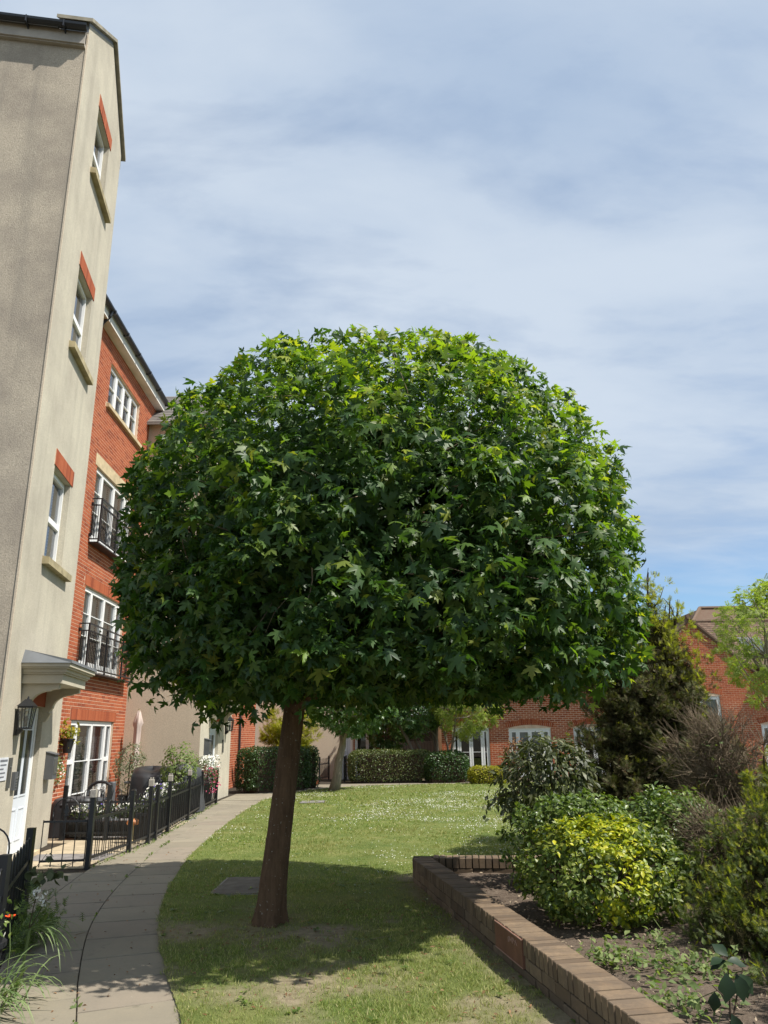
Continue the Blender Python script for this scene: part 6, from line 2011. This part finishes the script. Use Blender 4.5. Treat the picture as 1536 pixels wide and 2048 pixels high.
# weeds by the wall
for i, (x, y, n, r, lab) in enumerate(((1.50, 5.75, 160, .13, 'clump of wilted pale green weeds just inside the brick wall'), (1.95, 5.5, 260, .20, 'sprawl of yellow green weeds across the stony bed soil'), (1.62, 4.85, 150, .15, 'leafy weeds at the bottom of the bed by the wall'), (1.98, 6.15, 40, .07, 'small upright weed seedling in the bed soil'))):
    rs = np.random.default_rng(100 + i)
    t = thing('weed_clump', lab, 'weeds')
    P = np.stack([x + rs.normal(0, r, n), y + rs.normal(0, r * .8, n), .13 + np.abs(rs.normal(0, .05, n))], 1)
    leaves('foliage', P, rs.normal(0, .5, (n, 3)) + [0, -.2, .8], rs.normal(0, 1, (n, 3)) + [0, 0, .2], rs.uniform(.025, .07, n), T_OVAL, L_WEED, t)
    sm = MB()
    for k in range(10):
        q = P[rs.integers(0, n)]
        sm.tube([(x + rs.normal(0, r * .3), y + rs.normal(0, r * .3), .1), q, q + rs.normal(0, .03, 3)], .0025, 3)
    sm.build('stems', L_WEED, t)

# ------------------------------------------------------------------ plants by the near railing
def blade(mb, p, d, L, w, drop, n=7):
    p = Vector(p); d = Vector(d); 
    side = d.cross(Vector((0, 0, 1))).normalized()
    vs = []
    q = p.copy(); v = d.normalized()
    for k in range(n):
        t = k / (n - 1); ww = w * (1 - t ** 2.2) * (.6 + .4 * min(1, t * 4)) + .0006
        vs += [q - side * ww, q + Vector((0, 0, -.25 * ww)), q + side * ww]
        v = (v + Vector((0, 0, -drop * (0.4 + 1.2 * t)))).normalized()
        q = q + v * (L / (n - 1))
        if q.z < .012: q.z = .012
    fs = []
    for k in range(n - 1):
        a = k * 3
        fs += [(a, a + 1, a + 4, a + 3), (a + 1, a + 2, a + 5, a + 4)]
    return mb.add(vs, fs)
t = thing('strap_leaf_plant', 'clump of arching pale green strap leaves spilling onto the path', 'plant')
rs = np.random.default_rng(111)
for k in range(60):
    a = rs.uniform(-1.3, 1.5)
    x = -2.50 + rs.normal(0, .09); y = 5.32 + rs.normal(0, .22)
    mb = MB(); blade(mb, (x, y, .02), (math.cos(a) * .8, math.sin(a) * .5 - .15, rs.uniform(.7, 1.6)), rs.uniform(.30, .55), rs.uniform(.006, .010), rs.uniform(.28, .5))
    mb.build('blade', L_STRAP, t)
t2 = thing('strap_leaf_plant', 'upper tuft of long arching leaves through the near railing', 'plant')
for k in range(16):
    a = rs.uniform(-.8, .7)
    mb = MB(); blade(mb, (-2.52 + rs.normal(0, .02), 5.85 + rs.normal(0, .03), .34), (math.cos(a), math.sin(a) - .2, rs.uniform(.15, .9)), rs.uniform(.25, .46), rs.uniform(.005, .008), rs.uniform(.25, .42))
    mb.build('blade', L_STRAP, t2)
mb = MB(); mb.tube([(-2.56, 5.85, 0), (-2.53, 5.85, .34)], [.012, .009], 6); mb.build('stem', L_STRAP, t2)
t = thing('poppy', 'single orange red flower by the near railing post', 'flower')
MB().tube([(-2.60, 5.72, 0), (-2.585, 5.70, .25), (-2.60, 5.68, .44)], .004, 5).build('stem', L_STRAP, t)
pt_ = MB()
for k in range(6):
    a = k * math.pi / 3
    c = Vector((-2.60, 5.68, .45)); d = Vector((math.cos(a), math.sin(a), .5)).normalized(); s_ = d.cross(Vector((0, 0, 1))).normalized()
    pt_.add([c, c + d * .02 - s_ * .018, c + d * .036 - s_ * .014, c + d * .042, c + d * .036 + s_ * .014, c + d * .02 + s_ * .018], [(0, 1, 2, 3, 4, 5)])
pt_.build('petals', FLOWER_R, t)
t = thing('seed_head_plant', 'pale cream seed heads on a thin stalk by the near railing', 'flower')
sm = MB(); sm.tube([(-2.63, 6.05, 0), (-2.60, 6.0, .35), (-2.56, 5.98, .58)], .0035, 4); sm.tube([(-2.61, 6.02, .3), (-2.50, 6.0, .50)], .003, 4); sm.build('stem', STEM, t)
P = np.array([(-2.56, 5.98, .56)] * 14 + [(-2.52, 5.98, .50)] * 16) + rs.normal(0, .018, (30, 3))
leaves('seed_heads', P, rs.normal(0, 1, (30, 3)) + [0, -1, 0], rs.normal(0, 1, (30, 3)), rs.uniform(.02, .035, 30), T_OVAL, FLOWER_W, t)
t = thing('fern_plant', 'fine dark green ferny plant at the foot of the near railing', 'plant')
P = np.stack([-2.93 + rs.normal(0, .07, 420), 6.75 + rs.normal(0, .22, 420), np.abs(rs.normal(.1, .14, 420)) + .01], 1)
leaves('foliage', P, rs.normal(0, .8, P.shape), rs.normal(0, .5, P.shape) + [.1, 0, .7], rs.uniform(.06, .12, 420), T_SPRAY, L_CHOISYA, t)
t = thing('flower_pot_plant', 'small white flowered plant in the pot behind the near railing', 'planter')
MB().lathe((-2.75, 5.55, 0), [(.14, 0), (.17, .30), (.19, .30), (.19, .33), (.15, .33)], 14).build('pot', BLACKP, t)
P = np.array((-2.75, 5.55, .42)) + rs.normal(0, 1, (220, 3)) * [.10, .10, .08]
leaves('foliage', P, rs.normal(0, .6, P.shape) + [0, 0, .6], rs.normal(0, 1, P.shape), rs.uniform(.03, .06, 220), T_OVAL, L_CHOISYA, t)
leaves('blooms', P[:50] + [.02, -.04, .03], rs.normal(0, .5, (50, 3)) + [.2, -.6, .6], rs.normal(0, 1, (50, 3)), rs.uniform(.02, .035, 50), T_DISC, FLOWER_W, t, 'stuff')
t = thing('climber_plant', 'round leaved climber reaching out from the near railing end post', 'plant')
st = MB(); p1 = limb(st, (-3.15, 7.05, .0), (-3.12, 7.0, .50), .006, .004, rs, .05, 5); p2 = limb(st, p1[3], (-2.78, 6.95, .52), .005, .002, rs, .1, 6, .1); p3 = limb(st, p1[4], (-2.95, 7.0, .68), .004, .002, rs, .1, 5)
p4 = limb(st, p2[3], (-2.70, 6.92, .60), .003, .002, rs, .1, 4)
st.build('stem', STEM, t)
pp = p1[2:] + p2 + p3 + p4
n = 36
P = np.array([pp[rs.integers(0, len(pp))] for _ in range(n)]) + rs.normal(0, .025, (n, 3))
leaf_objects(P, rs.normal(0, .4, (n, 3)) + [.1, -.7, .5], rs.normal(0, .5, (n, 3)) + [.3, 0, -.6], rs.uniform(.06, .10, n), T_ROUND, L_VIBURNUM, t)
t_ = []
for (a, b), (c, d) in zip(PF, PF[1:]):
    L = math.hypot(c - a, d - b)
    for k in range(int(L * 60)):
        u = RG.uniform(); t_.append((a + (c - a) * u + RG.normal(.02, .04), b + (d - b) * u))
for k in range(500):
    i_ = RG.integers(10, 150); q = off(int(i_), .608 + RG.normal(0, .006)); 
    if fbm(np.array([q.y * 3.0]), np.array([1.0]), 1.0, 5)[0] > .55: t_.append((q.x, q.y))
P = np.array([(a, b, .004) for a, b in t_]); n = len(P)
tag(leaves('joint_weeds', P, RG.normal(0, 1, (n, 3)), RG.normal(0, .5, (n, 3)) + [0, 0, .8], RG.uniform(.012, .05, n), T_OVAL, L_WEED, None), 'small weeds and moss along the fence foot and slab joints', 'weeds', kind='stuff')
# stray twigs on the path and lawn
for (a, b, lab) in (((-2.70, 7.15), (-2.58, 7.2), 'short pale twig lying on the shaded slabs'), ((-.25, 6.75), (.05, 7.0), 'thin pale twig lying on the lawn under the maple')):
    o = MB().tube([(a[0], a[1], .012), ((a[0] + b[0]) / 2, (a[1] + b[1]) / 2 + .01, .02), (b[0], b[1], .012)], [.004, .003, .002], 5).build('fallen_twig', TWIG)
    tag(o, lab, 'twig')
n = 160
x = RG.uniform(-3.3, -1.3, n); y = RG.uniform(4.8, 12, n)
x = lawn_left(y) - RG.uniform(.0, 1.3, n)
P = np.stack([x, y, np.full(n, .006)], 1)
tag(leaves('path_debris', P, RG.normal(0, .25, (n, 3)) + [0, 0, 1], RG.normal(0, 1, (n, 3)), RG.uniform(.012, .035, n), T_OVAL, L_DEAD, None), 'scattered bud scales and crumbs on the path slabs', 'debris', kind='stuff')

# ------------------------------------------------------------------ put every empty at the base of its thing
bpy.context.view_layer.update()
for o in list(COL.objects):
    if o.type == 'EMPTY' and o.parent is None:
        lo = Vector((1e9,) * 3); hi = Vector((-1e9,) * 3)
        for ch in o.children_recursive:
            if ch.type != 'MESH' or not len(ch.data.vertices): continue
            for c in ch.bound_box:
                w = ch.matrix_world @ Vector(c)
                lo = Vector(map(min, lo, w)); hi = Vector(map(max, hi, w))
        base = Vector(((lo.x + hi.x) / 2, (lo.y + hi.y) / 2, max(lo.z, -.05) if lo.z < .3 else lo.z))
        o.location = base
        for ch in o.children:
            ch.location = ch.location - base
bpy.context.view_layer.update()
